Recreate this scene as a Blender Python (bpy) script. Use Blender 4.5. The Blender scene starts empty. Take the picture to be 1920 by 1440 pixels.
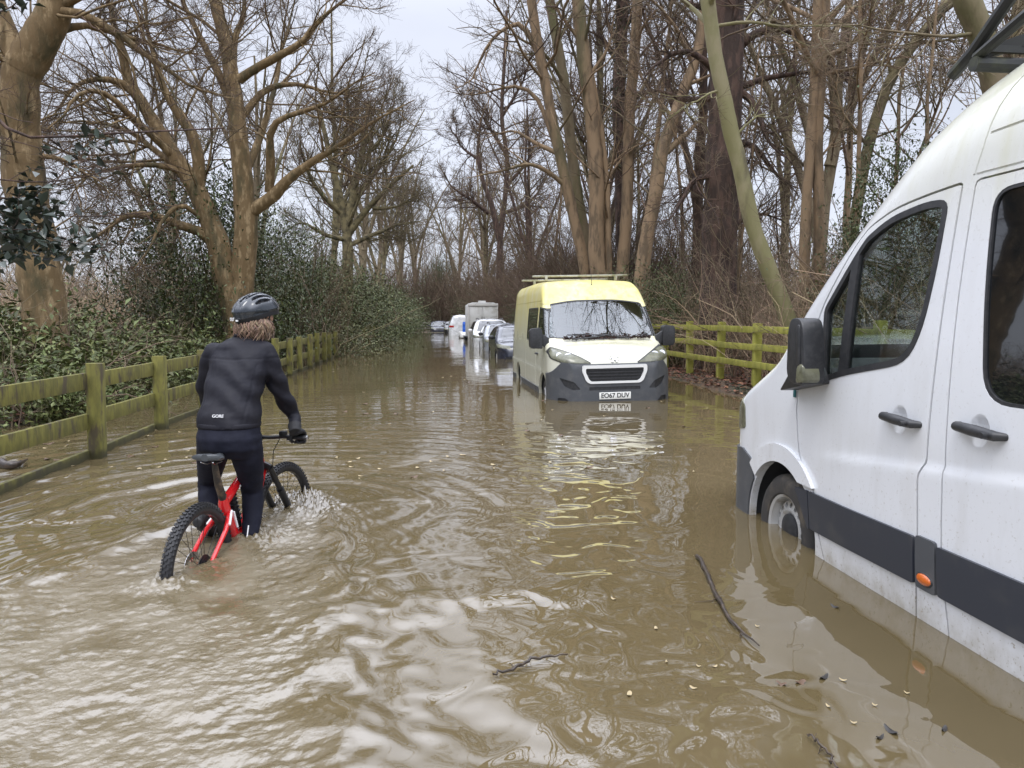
import bpy, bmesh, math, random
import numpy as np
from mathutils import Vector, Matrix
from mathutils.bvhtree import BVHTree
R = math.radians
sc = bpy.context.scene
COL = sc.collection

# ---------------------------------------------------------------- camera, sky, sun, exposure
FPX, CAMH = 1400.0, 1.32
PITCH = math.atan(122 / FPX)
YAW = math.atan(158 * math.cos(PITCH) / FPX)
cd = bpy.data.cameras.new('camera')
cam = bpy.data.objects.new('camera', cd); COL.objects.link(cam)
cam.location = (0, 0, CAMH)
cam.rotation_euler = (math.pi / 2 - PITCH, 0, -YAW)
cd.sensor_width = 36; cd.lens = FPX / 1920 * 36
cd.clip_start = 0.05; cd.clip_end = 2000
sc.camera = cam

SUN_EL, SUN_AZ = R(62), R(200)
w = bpy.data.worlds.new('World'); sc.world = w; w.use_nodes = True
nt = w.node_tree; nt.nodes.clear()
N = nt.nodes.new; L = nt.links.new
out = N('ShaderNodeOutputWorld'); bg = N('ShaderNodeBackground'); L(bg.outputs[0], out.inputs[0])
bg.inputs[1].default_value = 0.10
sky = N('ShaderNodeTexSky'); sky.sky_type = 'NISHITA'; sky.sun_disc = False
sky.sun_elevation = SUN_EL; sky.sun_rotation = SUN_AZ
tc = N('ShaderNodeTexCoord'); sep = N('ShaderNodeSeparateXYZ'); L(tc.outputs['Generated'], sep.inputs[0])
mr = N('ShaderNodeMapRange'); L(sep.outputs[2], mr.inputs[0])
mr.inputs[1].default_value = 0; mr.inputs[2].default_value = .74
mr.interpolation_type = 'SMOOTHSTEP'; mr.inputs[1].default_value = .34; mr.inputs[3].default_value = 8.8; mr.inputs[4].default_value = 36.0      # cloud cover: brighter overhead than at the horizon
mp = N('ShaderNodeMapping'); L(tc.outputs['Generated'], mp.inputs[0]); mp.inputs['Scale'].default_value = (1, 1, 3)
cl = N('ShaderNodeTexNoise'); L(mp.outputs[0], cl.inputs[0]); cl.inputs['Scale'].default_value = 2.2; cl.inputs['Detail'].default_value = 5
cr = N('ShaderNodeMapRange'); L(cl.outputs[0], cr.inputs[0]); cr.inputs[1].default_value = .3; cr.inputs[2].default_value = .7
cr.inputs[3].default_value = .88; cr.inputs[4].default_value = 1.08
mu = N('ShaderNodeMath'); mu.operation = 'MULTIPLY'; L(mr.outputs[0], mu.inputs[0]); L(cr.outputs[0], mu.inputs[1])
gc = N('ShaderNodeVectorMath'); gc.operation = 'SCALE'; gc.inputs[0].default_value = (.905, .945, 1.075); L(mu.outputs[0], gc.inputs['Scale'])
mx = N('ShaderNodeMix'); mx.data_type = 'RGBA'; mx.inputs[0].default_value = .86
L(sky.outputs[0], mx.inputs[6]); L(gc.outputs[0], mx.inputs[7]); L(mx.outputs[2], bg.inputs[0])
sd = bpy.data.lights.new('sun', 'SUN'); sd.energy = 1.3; sd.angle = R(25); sd.color = (1, .97, .92)
so = bpy.data.objects.new('sun', sd); COL.objects.link(so)
so.rotation_euler = (math.pi / 2 - SUN_EL, 0, -SUN_AZ + math.pi)
vs = sc.view_settings
sc.display_settings.display_device = 'sRGB'
vs.view_transform = 'Standard'; vs.look = 'None'; vs.exposure = 0.22; vs.gamma = 1; vs.use_curve_mapping = False
sc.cycles.max_bounces = 8; sc.cycles.transparent_max_bounces = 12
sc.cycles.use_denoising = True

# ---------------------------------------------------------------- helpers
_f = np.array([math.sin(YAW) * math.cos(PITCH), math.cos(YAW) * math.cos(PITCH), -math.sin(PITCH)])
_r = np.array([math.cos(YAW), -math.sin(YAW), 0.])
_u = np.array([math.sin(YAW) * math.sin(PITCH), math.cos(YAW) * math.sin(PITCH), math.cos(PITCH)])
def at(x, y, Y):
    """the point of the photograph's pixel (1920 x 1440) that lies Y metres up the lane"""
    d = _f + _r * (x - 960) / FPX - _u * (y - 720) / FPX
    return np.array([0, 0, CAMH]) + d * (Y / d[1])
def on_water(x, y, z=0.):
    d = _f + _r * (x - 960) / FPX - _u * (y - 720) / FPX
    return np.array([0, 0, CAMH]) + d * ((z - CAMH) / d[2])

def tag(o, label=None, cat=None, group=None, kind=None):
    if label: o['label'] = label
    if cat: o['category'] = cat
    if group: o['group'] = group
    if kind: o['kind'] = kind
    return o
def empty(name, loc=(0, 0, 0), label=None, cat=None, group=None, rot=(0, 0, 0)):
    o = bpy.data.objects.new(name, None); COL.objects.link(o)
    o.location = loc; o.rotation_euler = rot; o.empty_display_size = .2
    return tag(o, label, cat, group)
def mesh(name, V, faces, mats, smooth=True, angle=None, mi=None):
    """V (n,3); faces: list of index arrays, each (m,k)"""
    V = np.asarray(V, np.float32).reshape(-1, 3)
    fl = [np.asarray(f, np.int32) for f in faces if len(f)]
    me = bpy.data.meshes.new(name)
    me.vertices.add(len(V)); me.vertices.foreach_set('co', V.ravel())
    idx = np.concatenate([f.ravel() for f in fl])
    tot = np.concatenate([np.full(len(f), f.shape[1], np.int32) for f in fl])
    st = np.concatenate([[0], np.cumsum(tot)[:-1]]).astype(np.int32)
    me.loops.add(len(idx)); me.loops.foreach_set('vertex_index', idx)
    me.polygons.add(len(tot)); me.polygons.foreach_set('loop_start', st)
    if smooth: me.polygons.foreach_set('use_smooth', np.ones(len(tot), bool))
    for m in (mats if isinstance(mats, (list, tuple)) else [mats]): me.materials.append(m)
    if mi is not None: me.polygons.foreach_set('material_index', np.asarray(mi, np.int32))
    me.update(calc_edges=True)
    if angle: me.set_sharp_from_angle(angle=R(angle))
    return me
def ob(name, me, parent=None, loc=None):
    o = bpy.data.objects.new(name, me); COL.objects.link(o)
    if parent: o.parent = parent
    if loc is not None: o.location = loc
    return o
def orig(parent):
    return np.array(parent.location) if parent is not None else np.zeros(3)
def root_of(p):
    while p is not None and p.parent is not None: p = p.parent
    return p
class MB:
    """collects simple shapes; build() links them as one mesh object (world coordinates in, root-relative out)"""
    def __init__(s): s.v = []; s.f = []
    def add(s, V, F):
        b = len(s.v); s.v += [tuple(map(float, p)) for p in V]; s.f += [tuple(int(i) + b for i in f) for f in F]; return s
    def box(s, c, d, rot=None, taper=1.0):
        V = []
        for z in (-1, 1):
            t = taper if z > 0 else 1
            for x, y in ((-1, -1), (1, -1), (1, 1), (-1, 1)):
                p = Vector((x * d[0] / 2 * t, y * d[1] / 2 * t, z * d[2] / 2))
                if rot is not None: p = rot @ p
                V.append(Vector(c) + p)
        return s.add(V, [(3, 2, 1, 0), (4, 5, 6, 7), (0, 1, 5, 4), (1, 2, 6, 5), (2, 3, 7, 6), (3, 0, 4, 7)])
    def tube(s, pts, r, k=8, caps=True, closed=False):
        pts = [Vector(p) for p in pts]; n = len(pts)
        rr = r if isinstance(r, (list, tuple, np.ndarray)) else [r] * n
        V = []; F = []; ref = None
        for i, p in enumerate(pts):
            if closed: t = pts[(i + 1) % n] - pts[i - 1]
            else: t = pts[min(i + 1, n - 1)] - pts[max(i - 1, 0)]
            t.normalize()
            if ref is None: ref = t.orthogonal().normalized()
            ref = (ref - t * ref.dot(t)).normalized(); b = t.cross(ref)
            for j in range(k):
                a = 2 * math.pi * j / k
                V.append(p + (ref * math.cos(a) + b * math.sin(a)) * rr[i])
        m = n if closed else n - 1
        for i in range(m):
            for j in range(k):
                a, b_ = i * k + j, i * k + (j + 1) % k; c, d_ = ((i + 1) % n) * k + (j + 1) % k, ((i + 1) % n) * k + j
                F.append((a, b_, c, d_))
        if caps and not closed:
            F.append(tuple(range(k - 1, -1, -1))); F.append(tuple(range((n - 1) * k, n * k)))
        return s.add(V, F)
    def lathe(s, prof, c, ax, k=32, closed=False, caps=True):
        """prof: (axial, radius) pairs round axis ax through c"""
        ax = Vector(ax).normalized(); u = ax.orthogonal().normalized(); v = ax.cross(u); c = Vector(c)
        V = [c + ax * a + (u * math.cos(2 * math.pi * j / k) + v * math.sin(2 * math.pi * j / k)) * r for a, r in prof for j in range(k)]
        n = len(prof); F = []
        for i in range(n if closed else n - 1):
            for j in range(k):
                F.append((i * k + j, i * k + (j + 1) % k, ((i + 1) % n) * k + (j + 1) % k, ((i + 1) % n) * k + j))
        if not closed and caps:
            if prof[0][1] > 1e-5: F.append(tuple(range(k - 1, -1, -1)))
            if prof[-1][1] > 1e-5: F.append(tuple(range((n - 1) * k, n * k)))
        return s.add(V, F)
    def prism(s, poly, lo, hi, ax):
        """2D outline extruded along axis ax (0: outline is (y,z); 1: (x,z); 2: (x,y))"""
        if sum(poly[i][0] * poly[(i + 1) % len(poly)][1] - poly[(i + 1) % len(poly)][0] * poly[i][1] for i in range(len(poly))) < 0: poly = poly[::-1]
        def p3(p, t): return (t, p[0], p[1]) if ax == 0 else (p[0], t, p[1]) if ax == 1 else (p[0], p[1], t)
        n = len(poly); V = [p3(p, lo) for p in poly] + [p3(p, hi) for p in poly]
        F = [tuple(range(n - 1, -1, -1)), tuple(range(n, 2 * n))] + [(i, (i + 1) % n, n + (i + 1) % n, n + i) for i in range(n)]
        if ax == 1: F = [f[::-1] for f in F]
        return s.add(V, F)
    def ball(s, c, r, k=16, m=10, fn=None):
        V = []; F = []
        for i in range(m + 1):
            th = math.pi * i / m
            for j in range(k):
                a = 2 * math.pi * j / k; d = (math.sin(th) * math.cos(a), math.sin(th) * math.sin(a), math.cos(th))
                q = [c[q_] + d[q_] * (r[q_] if hasattr(r, '__len__') else r) for q_ in range(3)]
                V.append(fn(q, d) if fn else q)
        for i in range(m):
            for j in range(k): F.append((i * k + j, (i + 1) * k + j, (i + 1) * k + (j + 1) % k, i * k + (j + 1) % k))
        return s.add(V, F)
    def mesh(s, name, mat, smooth=True, angle=35, off=(0, 0, 0)):
        me = bpy.data.meshes.new(name)
        me.from_pydata([(v[0] - off[0], v[1] - off[1], v[2] - off[2]) for v in s.v], [], s.f)
        for m in (mat if isinstance(mat, (list, tuple)) else [mat]): me.materials.append(m)
        if smooth:
            me.polygons.foreach_set('use_smooth', [True] * len(me.polygons))
            if angle: me.set_sharp_from_angle(angle=R(angle))
        me.update(); return me
    def build(s, name, mat, parent=None, smooth=True, angle=35, bevel=0):
        rt = root_of(parent)
        me = s.mesh(name, mat, smooth, None if bevel else angle, rt.location if rt else (0, 0, 0))
        if bevel:
            bm = bmesh.new(); bm.from_mesh(me); bmesh.ops.remove_doubles(bm, verts=bm.verts, dist=1e-5)
            es = [e for e in bm.edges if len(e.link_faces) == 2 and e.calc_face_angle(0) > R(30)]
            bmesh.ops.bevel(bm, geom=es, offset=bevel, segments=2, profile=.5, affect='EDGES', clamp_overlap=True)
            bm.to_mesh(me); bm.free()
            me.polygons.foreach_set('use_smooth', [True] * len(me.polygons)); me.set_sharp_from_angle(angle=R(angle))
        return ob(name, me, parent)

# ---------------------------------------------------------------- materials
def setin(b, **kw):
    for k, v in kw.items(): b.inputs[k.replace('_', ' ')].default_value = v
def M(name, col, rough=.5, col2=None, scale=5, stretch=(1, 1, 1), ramp=(.4, .6), bump=0, bscale=40, bdist=.01, metal=0, spec=.5,
      island=0, coat=0, col3=None, scale3=1.5, ramp3=(.5, .6), rough2=None, detail=6, trans=0):
    m = bpy.data.materials.new(name); m.use_nodes = True
    t = m.node_tree; b = t.nodes['Principled BSDF']; n = t.nodes.new; l = t.links.new
    setin(b, Base_Color=(*col, 1), Roughness=rough, Metallic=metal)
    b.inputs['Specular IOR Level'].default_value = spec
    b.inputs['Coat Weight'].default_value = coat; b.inputs['Coat Roughness'].default_value = .04
    co = n('ShaderNodeTexCoord'); mp_ = n('ShaderNodeMapping'); l(co.outputs['Object'], mp_.inputs[0]); mp_.inputs['Scale'].default_value = stretch
    cur = None
    def noise(s, d=detail):
        q = n('ShaderNodeTexNoise'); q.inputs['Scale'].default_value = s; q.inputs['Detail'].default_value = d; q.inputs['Roughness'].default_value = .6
        l(mp_.outputs[0], q.inputs['Vector']); return q.outputs[0]
    def ramp_(src, lo, hi):
        q = n('ShaderNodeMapRange'); q.inputs[1].default_value = lo; q.inputs[2].default_value = hi; q.interpolation_type = 'SMOOTHSTEP'; l(src, q.inputs[0]); return q.outputs[0]
    def mixc(f, a, c):
        q = n('ShaderNodeMix'); q.data_type = 'RGBA'; l(f, q.inputs[0])
        if isinstance(a, tuple): q.inputs[6].default_value = (*a, 1)
        else: l(a, q.inputs[6])
        q.inputs[7].default_value = (*c, 1); return q.outputs[2]
    if col2:
        f = ramp_(noise(scale), *ramp); cur = mixc(f, col, col2)
        if rough2 is not None:
            q = n('ShaderNodeMapRange'); l(f, q.inputs[0]); q.inputs[3].default_value = rough; q.inputs[4].default_value = rough2; l(q.outputs[0], b.inputs['Roughness'])
    if col3: cur = mixc(ramp_(noise(scale3), *ramp3), cur or col, col3)
    if island:
        g = n('ShaderNodeNewGeometry'); hs = n('ShaderNodeHueSaturation')
        q = n('ShaderNodeMapRange'); l(g.outputs['Random Per Island'], q.inputs[0]); q.inputs[3].default_value = 1 - island; q.inputs[4].default_value = 1 + island; l(q.outputs[0], hs.inputs['Value'])
        q = n('ShaderNodeMath'); q.operation = 'MULTIPLY'; q.inputs[1].default_value = 7.13; l(g.outputs['Random Per Island'], q.inputs[0])
        q2 = n('ShaderNodeMath'); q2.operation = 'FRACT'; l(q.outputs[0], q2.inputs[0])
        q3 = n('ShaderNodeMapRange'); l(q2.outputs[0], q3.inputs[0]); q3.inputs[3].default_value = .47; q3.inputs[4].default_value = .525; l(q3.outputs[0], hs.inputs['Hue'])
        if cur: l(cur, hs.inputs['Color'])
        else: hs.inputs['Color'].default_value = (*col, 1)
        cur = hs.outputs[0]
    if cur: l(cur, b.inputs['Base Color'])
    if bump:
        bp = n('ShaderNodeBump'); bp.inputs['Strength'].default_value = bump; bp.inputs['Distance'].default_value = bdist
        l(noise(bscale), bp.inputs['Height']); l(bp.outputs[0], b.inputs['Normal'])
    return m
def glass(name, tint, f0=.06):
    m = bpy.data.materials.new(name); m.use_nodes = True; t = m.node_tree; t.nodes.clear()
    o = t.nodes.new('ShaderNodeOutputMaterial'); mxs = t.nodes.new('ShaderNodeMixShader')
    tr = t.nodes.new('ShaderNodeBsdfTransparent'); gl = t.nodes.new('ShaderNodeBsdfGlossy'); fr = t.nodes.new('ShaderNodeMapRange'); lw = t.nodes.new('ShaderNodeLayerWeight'); pw = t.nodes.new('ShaderNodeMath'); pw.operation = 'POWER'; pw.inputs[1].default_value = 4
    tr.inputs[0].default_value = (*tint, 1); gl.inputs['Roughness'].default_value = .01; lw.inputs[0].default_value = .5; t.links.new(lw.outputs['Facing'], pw.inputs[0]); t.links.new(pw.outputs[0], fr.inputs[0]); fr.inputs[3].default_value = f0; fr.inputs[4].default_value = 1
    t.links.new(fr.outputs[0], mxs.inputs[0]); t.links.new(tr.outputs[0], mxs.inputs[1]); t.links.new(gl.outputs[0], mxs.inputs[2]); t.links.new(mxs.outputs[0], o.inputs[0])
    return m
# ---------------------------------------------------------------- ground and water
rs = np.random.RandomState
def fbm(x, y, seed, wl=4.0, octs=4, gain=.5):
    r = rs(seed); h = np.zeros_like(x); a = 1.0
    for o in range(octs):
        for k in range(5):
            th = r.rand() * 6.283; f = 6.283 / wl * (.7 + .6 * r.rand()); ph = r.rand() * 6.283
            h += a / 5 * np.sin(f * (x * np.cos(th) + y * np.sin(th)) + ph + 1.3 * np.sin(.6 * f * (y * np.cos(th) - x * np.sin(th)) + ph * 2))
        wl *= .48; a *= gain
    return h
def sst(a, b, x):
    t = np.clip((x - a) / (b - a), 0, 1); return t * t * (3 - 2 * t)
def ground_z(x, y):
    n1 = fbm(x, y, 3, 5.0, 4); n2 = fbm(x, y, 8, 1.1, 3)
    z = np.full_like(x, -.36)
    xl = -4.9 + .5 * fbm(x * 0 + 3, y, 5, 6, 3) - .02 * np.clip(y - 8, -5, 40) * 0
    zl = -.3 + .36 * sst(xl + 1.1, xl - .5, x) + .16 * sst(xl - .3, xl - 5, x) + .5 * sst(-10, -60, x) + (.05 * n2 + .06 * n1) * sst(xl + .6, xl - .5, x)
    xr = 5.35 + .12 * fbm(x * 0 + 9, y, 6, 3, 3)
    zr = -.3 + .38 * sst(xr - .75, xr + .35, x) + .25 * sst(xr, xr + 5, x) + .5 * sst(12, 60, x) + (.04 * n2 + .05 * n1) * sst(xr - .5, xr + .5, x)
    z = np.where(x < 0, np.maximum(z, zl), np.maximum(z, zr))
    fy = sst(69, 74, y)
    z = z * (1 - fy) + fy * np.maximum(z, .02 + .004 * (y - 70))       # the lane climbs out of the flood far off
    return z + .01 * n2
def grid(xs, ys, zf):
    X, Y = np.meshgrid(xs, ys); Z = zf(X, Y)
    nx, ny = len(xs), len(ys); i = np.arange(ny - 1)[:, None] * nx + np.arange(nx - 1)[None]
    return np.stack([X, Y, Z], -1).reshape(-1, 3), np.stack([i, i + 1, i + nx + 1, i + nx], -1).reshape(-1, 4)
soil = M('leaf_litter_soil', (.05, .034, .022), .85, (.115, .066, .035), 14, ramp=(.42, .62), col3=(.03, .035, .015), scale3=1.3, ramp3=(.5, .62), bump=.9, bscale=45, bdist=.04)
xs = np.unique(np.concatenate([np.linspace(-400, -60, 10), np.linspace(-60, -14, 40), np.linspace(-14, -2.5, 130), np.linspace(-2.5, 3.8, 12), np.linspace(3.8, 12, 110), np.linspace(12, 60, 40), np.linspace(60, 400, 10)]))
ys = np.unique(np.concatenate([np.linspace(-300, -20, 8), np.linspace(-20, 4, 40), np.linspace(4, 30, 220), np.linspace(30, 100, 160), np.linspace(100, 800, 20)]))
V, Q = grid(xs, ys, ground_z)
tag(ob('ground', mesh('ground', V, [Q], soil)), 'leaf strewn woodland ground and banks beside the flooded lane', 'ground', kind='structure')

# --- flood water
BIKE0, BIKE1 = np.array([-1.27, 4.19]), np.array([-1.03, 5.35])          # rear and front hub over the water
def water_z(x, y):
    r = rs(21)
    dist = np.hypot(x, y)
    # long lazy swirls, domain-warped so that reflections curl
    wx = x + .26 * fbm(x, y, 31, 1.4, 3); wy = y + .26 * fbm(x, y, 32, 1.3, 3)
    h = np.zeros_like(x)
    for k in range(16):
        lam = .16 * 1.18 ** k * (.9 + .2 * r.rand()); th = r.rand() * 6.283; ph = r.rand() * 6.283
        h += lam * .0024 * np.sin(6.283 / lam * (wx * np.cos(th) + wy * np.sin(th)) + ph)
    for k in range(9):                                                      # finer wrinkles riding on the swirls
        lam = .055 * 1.16 ** k * (.9 + .2 * r.rand()); th = r.rand() * 6.283; ph = r.rand() * 6.283
        h += lam * .0016 * (.5 + .5 * fbm(x, y, 33, 1.1, 2)) * np.sin(6.283 / lam * (wx * np.cos(th) + wy * np.sin(th)) + ph)
    calm = 1 - .86 * sst(.9, 1.9, x) * (1 - sst(6, 10, y))               # sheltered beside the near van
    calm *= 1 - .88 * sst(6.0, 11, y)
    h *= calm
    # rings pushed out ahead of the front wheel
    cx, cy = -1.0, 5.2
    d = np.hypot(x - cx, y - cy); ang = np.arctan2(x - cx, y - cy)
    dw = d + .07 * fbm(x, y, 41, 1.3, 2)
    ring = .0042 * np.sin(6.283 * dw / .30) + .0026 * np.sin(6.283 * dw / .19 + 1)
    ring *= sst(.3, .8, d) * np.exp(-d / 3.6) * sst(2.5, 1.5, np.abs(ang)) * 1.9 * (.65 + .35 * fbm(x, y, 42, 2.0, 2))
    h += ring * (1 - .85 * sst(.0, 1.3, x)) * (1 + .9 * sst(-1.1, -1.8, x))
    # churned wake behind the rider
    t = np.clip((5.5 - y) / 3.4, 0, 1.6)
    cxw = -1.02 - .45 * t; half = .22 + .95 * t ** .8
    wv = np.abs(x - cxw) / half + .14 * fbm(x, y, 51, .8, 3)
    wk = sst(1.12, .72, wv) * sst(5.6, 5.2, y)
    h += wk * (.0034 * fbm(x, y, 52, .40, 3, .6) + .0040 * fbm(x, y * 1.2, 53, .10, 3, .65) - .010)
    h += .022 * np.exp(-((wv - 1.0) / .12) ** 2) * sst(5.6, 5.0, y) * (.6 + .6 * fbm(x, y, 54, .6, 2))
    h += .007 * np.sin(6.283 * (wv - 1) / .26) * np.exp(-np.clip(wv - 1, 0, 9) / .55) * (wv > 1) * sst(5.6, 5.0, y) * (1 - .7 * sst(.9, 1.8, x))
    # splash at the front wheel, the legs and the rear wheel
    for px, py, rad, amp in ((-.97, 5.60, .11, .055), (-.88, 5.42, .11, .042), (-1.02, 4.62, .12, .035), (-1.34, 3.84, .09, .03), (-.82, 5.2, .13, .035), (-1.24, 4.85, .12, .03)):
        g = np.exp(-((x - px) ** 2 + (y - py) ** 2) / (2 * rad * rad))
        h += amp * g * (.2 + 1.3 * np.abs(fbm(x, y, 61, .09, 4, .65)))
    return h
def silt(x, y):
    t = np.clip((5.5 - y) / 3.4, 0, 1.6); cxw = -1.02 - .45 * t; half = .22 + .95 * t ** .8
    wv = np.abs(x - cxw) / half + .16 * fbm(x, y, 51, .8, 3) + .10 * fbm(x, y, 57, .3, 3)
    return sst(1.15, .55, wv) * sst(5.6, 5.0, y) * np.clip(.75 + .5 * fbm(x, y, 58, .5, 4), 0, 1)
def mud_water():
    m = bpy.data.materials.new('muddy_flood_water'); m.use_nodes = True; t = m.node_tree; b = t.nodes['Principled BSDF']; n = t.nodes.new; l = t.links.new
    setin(b, Roughness=.015, IOR=2.05)
    co = n('ShaderNodeTexCoord')
    q = n('ShaderNodeTexNoise'); q.inputs['Scale'].default_value = .55; q.inputs['Detail'].default_value = 5; l(co.outputs['Object'], q.inputs['Vector'])
    mr_ = n('ShaderNodeMapRange'); l(q.outputs[0], mr_.inputs[0]); mr_.inputs[1].default_value = .35; mr_.inputs[2].default_value = .65
    mix = n('ShaderNodeMix'); mix.data_type = 'RGBA'; l(mr_.outputs[0], mix.inputs[0]); mix.inputs[6].default_value = (.094, .071, .033, 1); mix.inputs[7].default_value = (.118, .091, .047, 1)
    at_ = n('ShaderNodeAttribute'); at_.attribute_name = 'silt'                # churned silt and fine bubbles in the rider's wake
    m2 = n('ShaderNodeMix'); m2.data_type = 'RGBA'; l(at_.outputs['Fac'], m2.inputs[0]); l(mix.outputs[2], m2.inputs[6]); m2.inputs[7].default_value = (.150, .122, .074, 1); l(m2.outputs[2], b.inputs['Base Color'])
    rg = n('ShaderNodeMapRange'); l(at_.outputs['Fac'], rg.inputs[0]); rg.inputs[3].default_value = .015; rg.inputs[4].default_value = .34; l(rg.outputs[0], b.inputs['Roughness'])
    sp = n('ShaderNodeSeparateXYZ'); l(co.outputs['Object'], sp.inputs[0])
    far = n('ShaderNodeMapRange'); l(sp.outputs[1], far.inputs[0]); far.inputs[1].default_value = 6; far.inputs[2].default_value = 30
    far.inputs[3].default_value = .0006; far.inputs[4].default_value = .0045
    a = n('ShaderNodeTexNoise'); a.inputs['Scale'].default_value = 6.5; a.inputs['Detail'].default_value = 4; l(co.outputs['Object'], a.inputs['Vector'])
    # patches of cat's-paw ripple over smooth stretches
    pt = n('ShaderNodeTexNoise'); pt.inputs['Scale'].default_value = .35; l(co.outputs['Object'], pt.inputs['Vector'])
    pr = n('ShaderNodeMapRange'); l(pt.outputs[0], pr.inputs[0]); pr.inputs[1].default_value = .42; pr.inputs[2].default_value = .62; pr.inputs[3].default_value = .15
    mu_ = n('ShaderNodeMath'); mu_.operation = 'MULTIPLY'; l(far.outputs[0], mu_.inputs[0]); l(pr.outputs[0], mu_.inputs[1])
    bp = n('ShaderNodeBump'); bp.inputs['Strength'].default_value = 1; l(a.outputs[0], bp.inputs['Height']); l(mu_.outputs[0], bp.inputs['Distance'])
    f2 = n('ShaderNodeTexNoise'); f2.inputs['Scale'].default_value = 28; f2.inputs['Detail'].default_value = 4; l(co.outputs['Object'], f2.inputs['Vector'])
    ml = n('ShaderNodeMath'); ml.operation = 'MULTIPLY'; ml.inputs[1].default_value = .009; l(at_.outputs['Fac'], ml.inputs[0])
    b2 = n('ShaderNodeBump'); l(f2.outputs[0], b2.inputs['Height']); l(ml.outputs[0], b2.inputs['Distance']); l(bp.outputs[0], b2.inputs['Normal']); l(b2.outputs[0], b.inputs['Normal'])
    return m
xs = np.unique(np.concatenate([np.linspace(-14, -5, 45), np.linspace(-5, -3, 60), np.linspace(-3, 2.6, 470), np.linspace(2.6, 7, 90)]))
ysl = [-6., -4, -2, 0, 1, 1.6]
while ysl[-1] < 76: ysl.append(ysl[-1] + max(.009, .0033 * ysl[-1] if ysl[-1] < 14 else .0036 * ysl[-1] * (ysl[-1] / 14)))
V, Q = grid(xs, np.array(ysl), water_z)
wme = mesh('water', V, [Q], mud_water()); wa = wme.attributes.new('silt', 'FLOAT', 'POINT'); wa.data.foreach_set('value', silt(V[:, 0], V[:, 1]).astype(np.float32))
tag(ob('water', wme), 'muddy brown flood water covering the lane', 'flood water', kind='structure')

# ---------------------------------------------------------------- trees
def norm(a): return a / np.maximum(np.linalg.norm(a, axis=-1, keepdims=True), 1e-9)
def tubes(P, Rd, k):
    n, S, _ = P.shape
    T = norm(np.gradient(P, axis=1)); m = norm(P[:, -1] - P[:, 0])
    a = np.where(np.abs(m[:, 2:3]) < .75, np.array([[0, 0, 1.]]), np.array([[1., .1, 0]]))[:, None, :]
    u = norm(np.cross(T, np.broadcast_to(a, T.shape))); v = np.cross(T, u)
    an = np.arange(k) * 2 * math.pi / k
    ring = P[:, :, None] + Rd[:, :, None, None] * (u[:, :, None] * np.cos(an)[None, None, :, None] + v[:, :, None] * np.sin(an)[None, None, :, None])
    b = (np.arange(n)[:, None, None] * S + np.arange(S - 1)[None, :, None]) * k; j = np.arange(k)[None, None]; j2 = (j + 1) % k
    Q = np.stack([b + j, b + j2, b + k + j2, b + k + j], -1).reshape(-1, 4)
    return ring.reshape(-1, 3), Q
def join(parts):
    Vs, Qs, o = [], [], 0
    for V_, Q_ in parts:
        Vs.append(V_); Qs.append(Q_ + o); o += len(V_)
    return np.concatenate(Vs), np.concatenate(Qs)
def resample(pts, rad, S):
    pts = np.array(pts, float); rad = np.array(rad, float)
    d = np.concatenate([[0], np.cumsum(np.linalg.norm(np.diff(pts, axis=0), axis=1))])
    # Catmull-Rom through the points, then evenly by length
    P0 = np.vstack([2 * pts[0] - pts[1], pts, 2 * pts[-1] - pts[-2]]); out = []; rr = []
    for i in range(len(pts) - 1):
        p0, p1, p2, p3 = P0[i:i + 4]
        for t in np.linspace(0, 1, 8, endpoint=False):
            out.append(.5 * (2 * p1 + (p2 - p0) * t + (2 * p0 - 5 * p1 + 4 * p2 - p3) * t * t + (3 * p1 - p0 - 3 * p2 + p3) * t ** 3)); rr.append(rad[i] * (1 - t) + rad[i + 1] * t)
    out.append(pts[-1]); rr.append(rad[-1]); out = np.array(out); rr = np.array(rr)
    d = np.concatenate([[0], np.cumsum(np.linalg.norm(np.diff(out, axis=0), axis=1))]); s = np.linspace(0, d[-1], S)
    return np.stack([np.interp(s, d, out[:, c]) for c in range(3)], -1), np.interp(s, d, rr)
def sprout(P, Rd, per, r, t0=.2, t1=1.0, ang=(30, 65), lf=.5, lmin=.3, S=6, wander=.22, up=.05, rf=.6, rmin=.004, tip=.35, lmax=9e9, side=None):
    """children of every branch in the batch: (N*per, S, 3), radii"""
    n, S0, _ = P.shape; m = n * per
    idx = np.repeat(np.arange(n), per)
    t = (t0 + (t1 - t0) * r.rand(m)) * (S0 - 1); i0 = np.minimum(t.astype(int), S0 - 2); f = (t - i0)[:, None]
    p = P[idx, i0] * (1 - f) + P[idx, i0 + 1] * f; tg = norm(P[idx, i0 + 1] - P[idx, i0])
    pr = Rd[idx, i0] * (1 - f[:, 0]) + Rd[idx, i0 + 1] * f[:, 0]
    plen = np.linalg.norm(np.diff(P, axis=1), axis=2).sum(1)[idx]
    rnd = norm(r.randn(m, 3)); pe = norm(rnd - tg * (rnd * tg).sum(1, keepdims=True))
    a = np.radians(ang[0] + (ang[1] - ang[0]) * r.rand(m))[:, None]
    d = tg * np.cos(a) + pe * np.sin(a)
    if side is not None: d = norm(d + np.array(side))
    ln = np.clip(plen * lf * (1.15 - .75 * t / (S0 - 1)) * (.55 + .8 * r.rand(m)), lmin, lmax)
    rad = np.maximum(np.minimum(pr * rf, ln * .0085 + rmin), rmin)
    out = np.zeros((m, S, 3)); out[:, 0] = p; st = (ln / (S - 1))[:, None]
    for s in range(1, S):
        out[:, s] = out[:, s - 1] + d * st
        d = norm(d + wander * r.randn(m, 3) + np.array([0, 0, up]))
    rr = rad[:, None] * np.linspace(1, tip, S)[None]
    return out, np.maximum(rr, rmin * .6)
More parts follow.
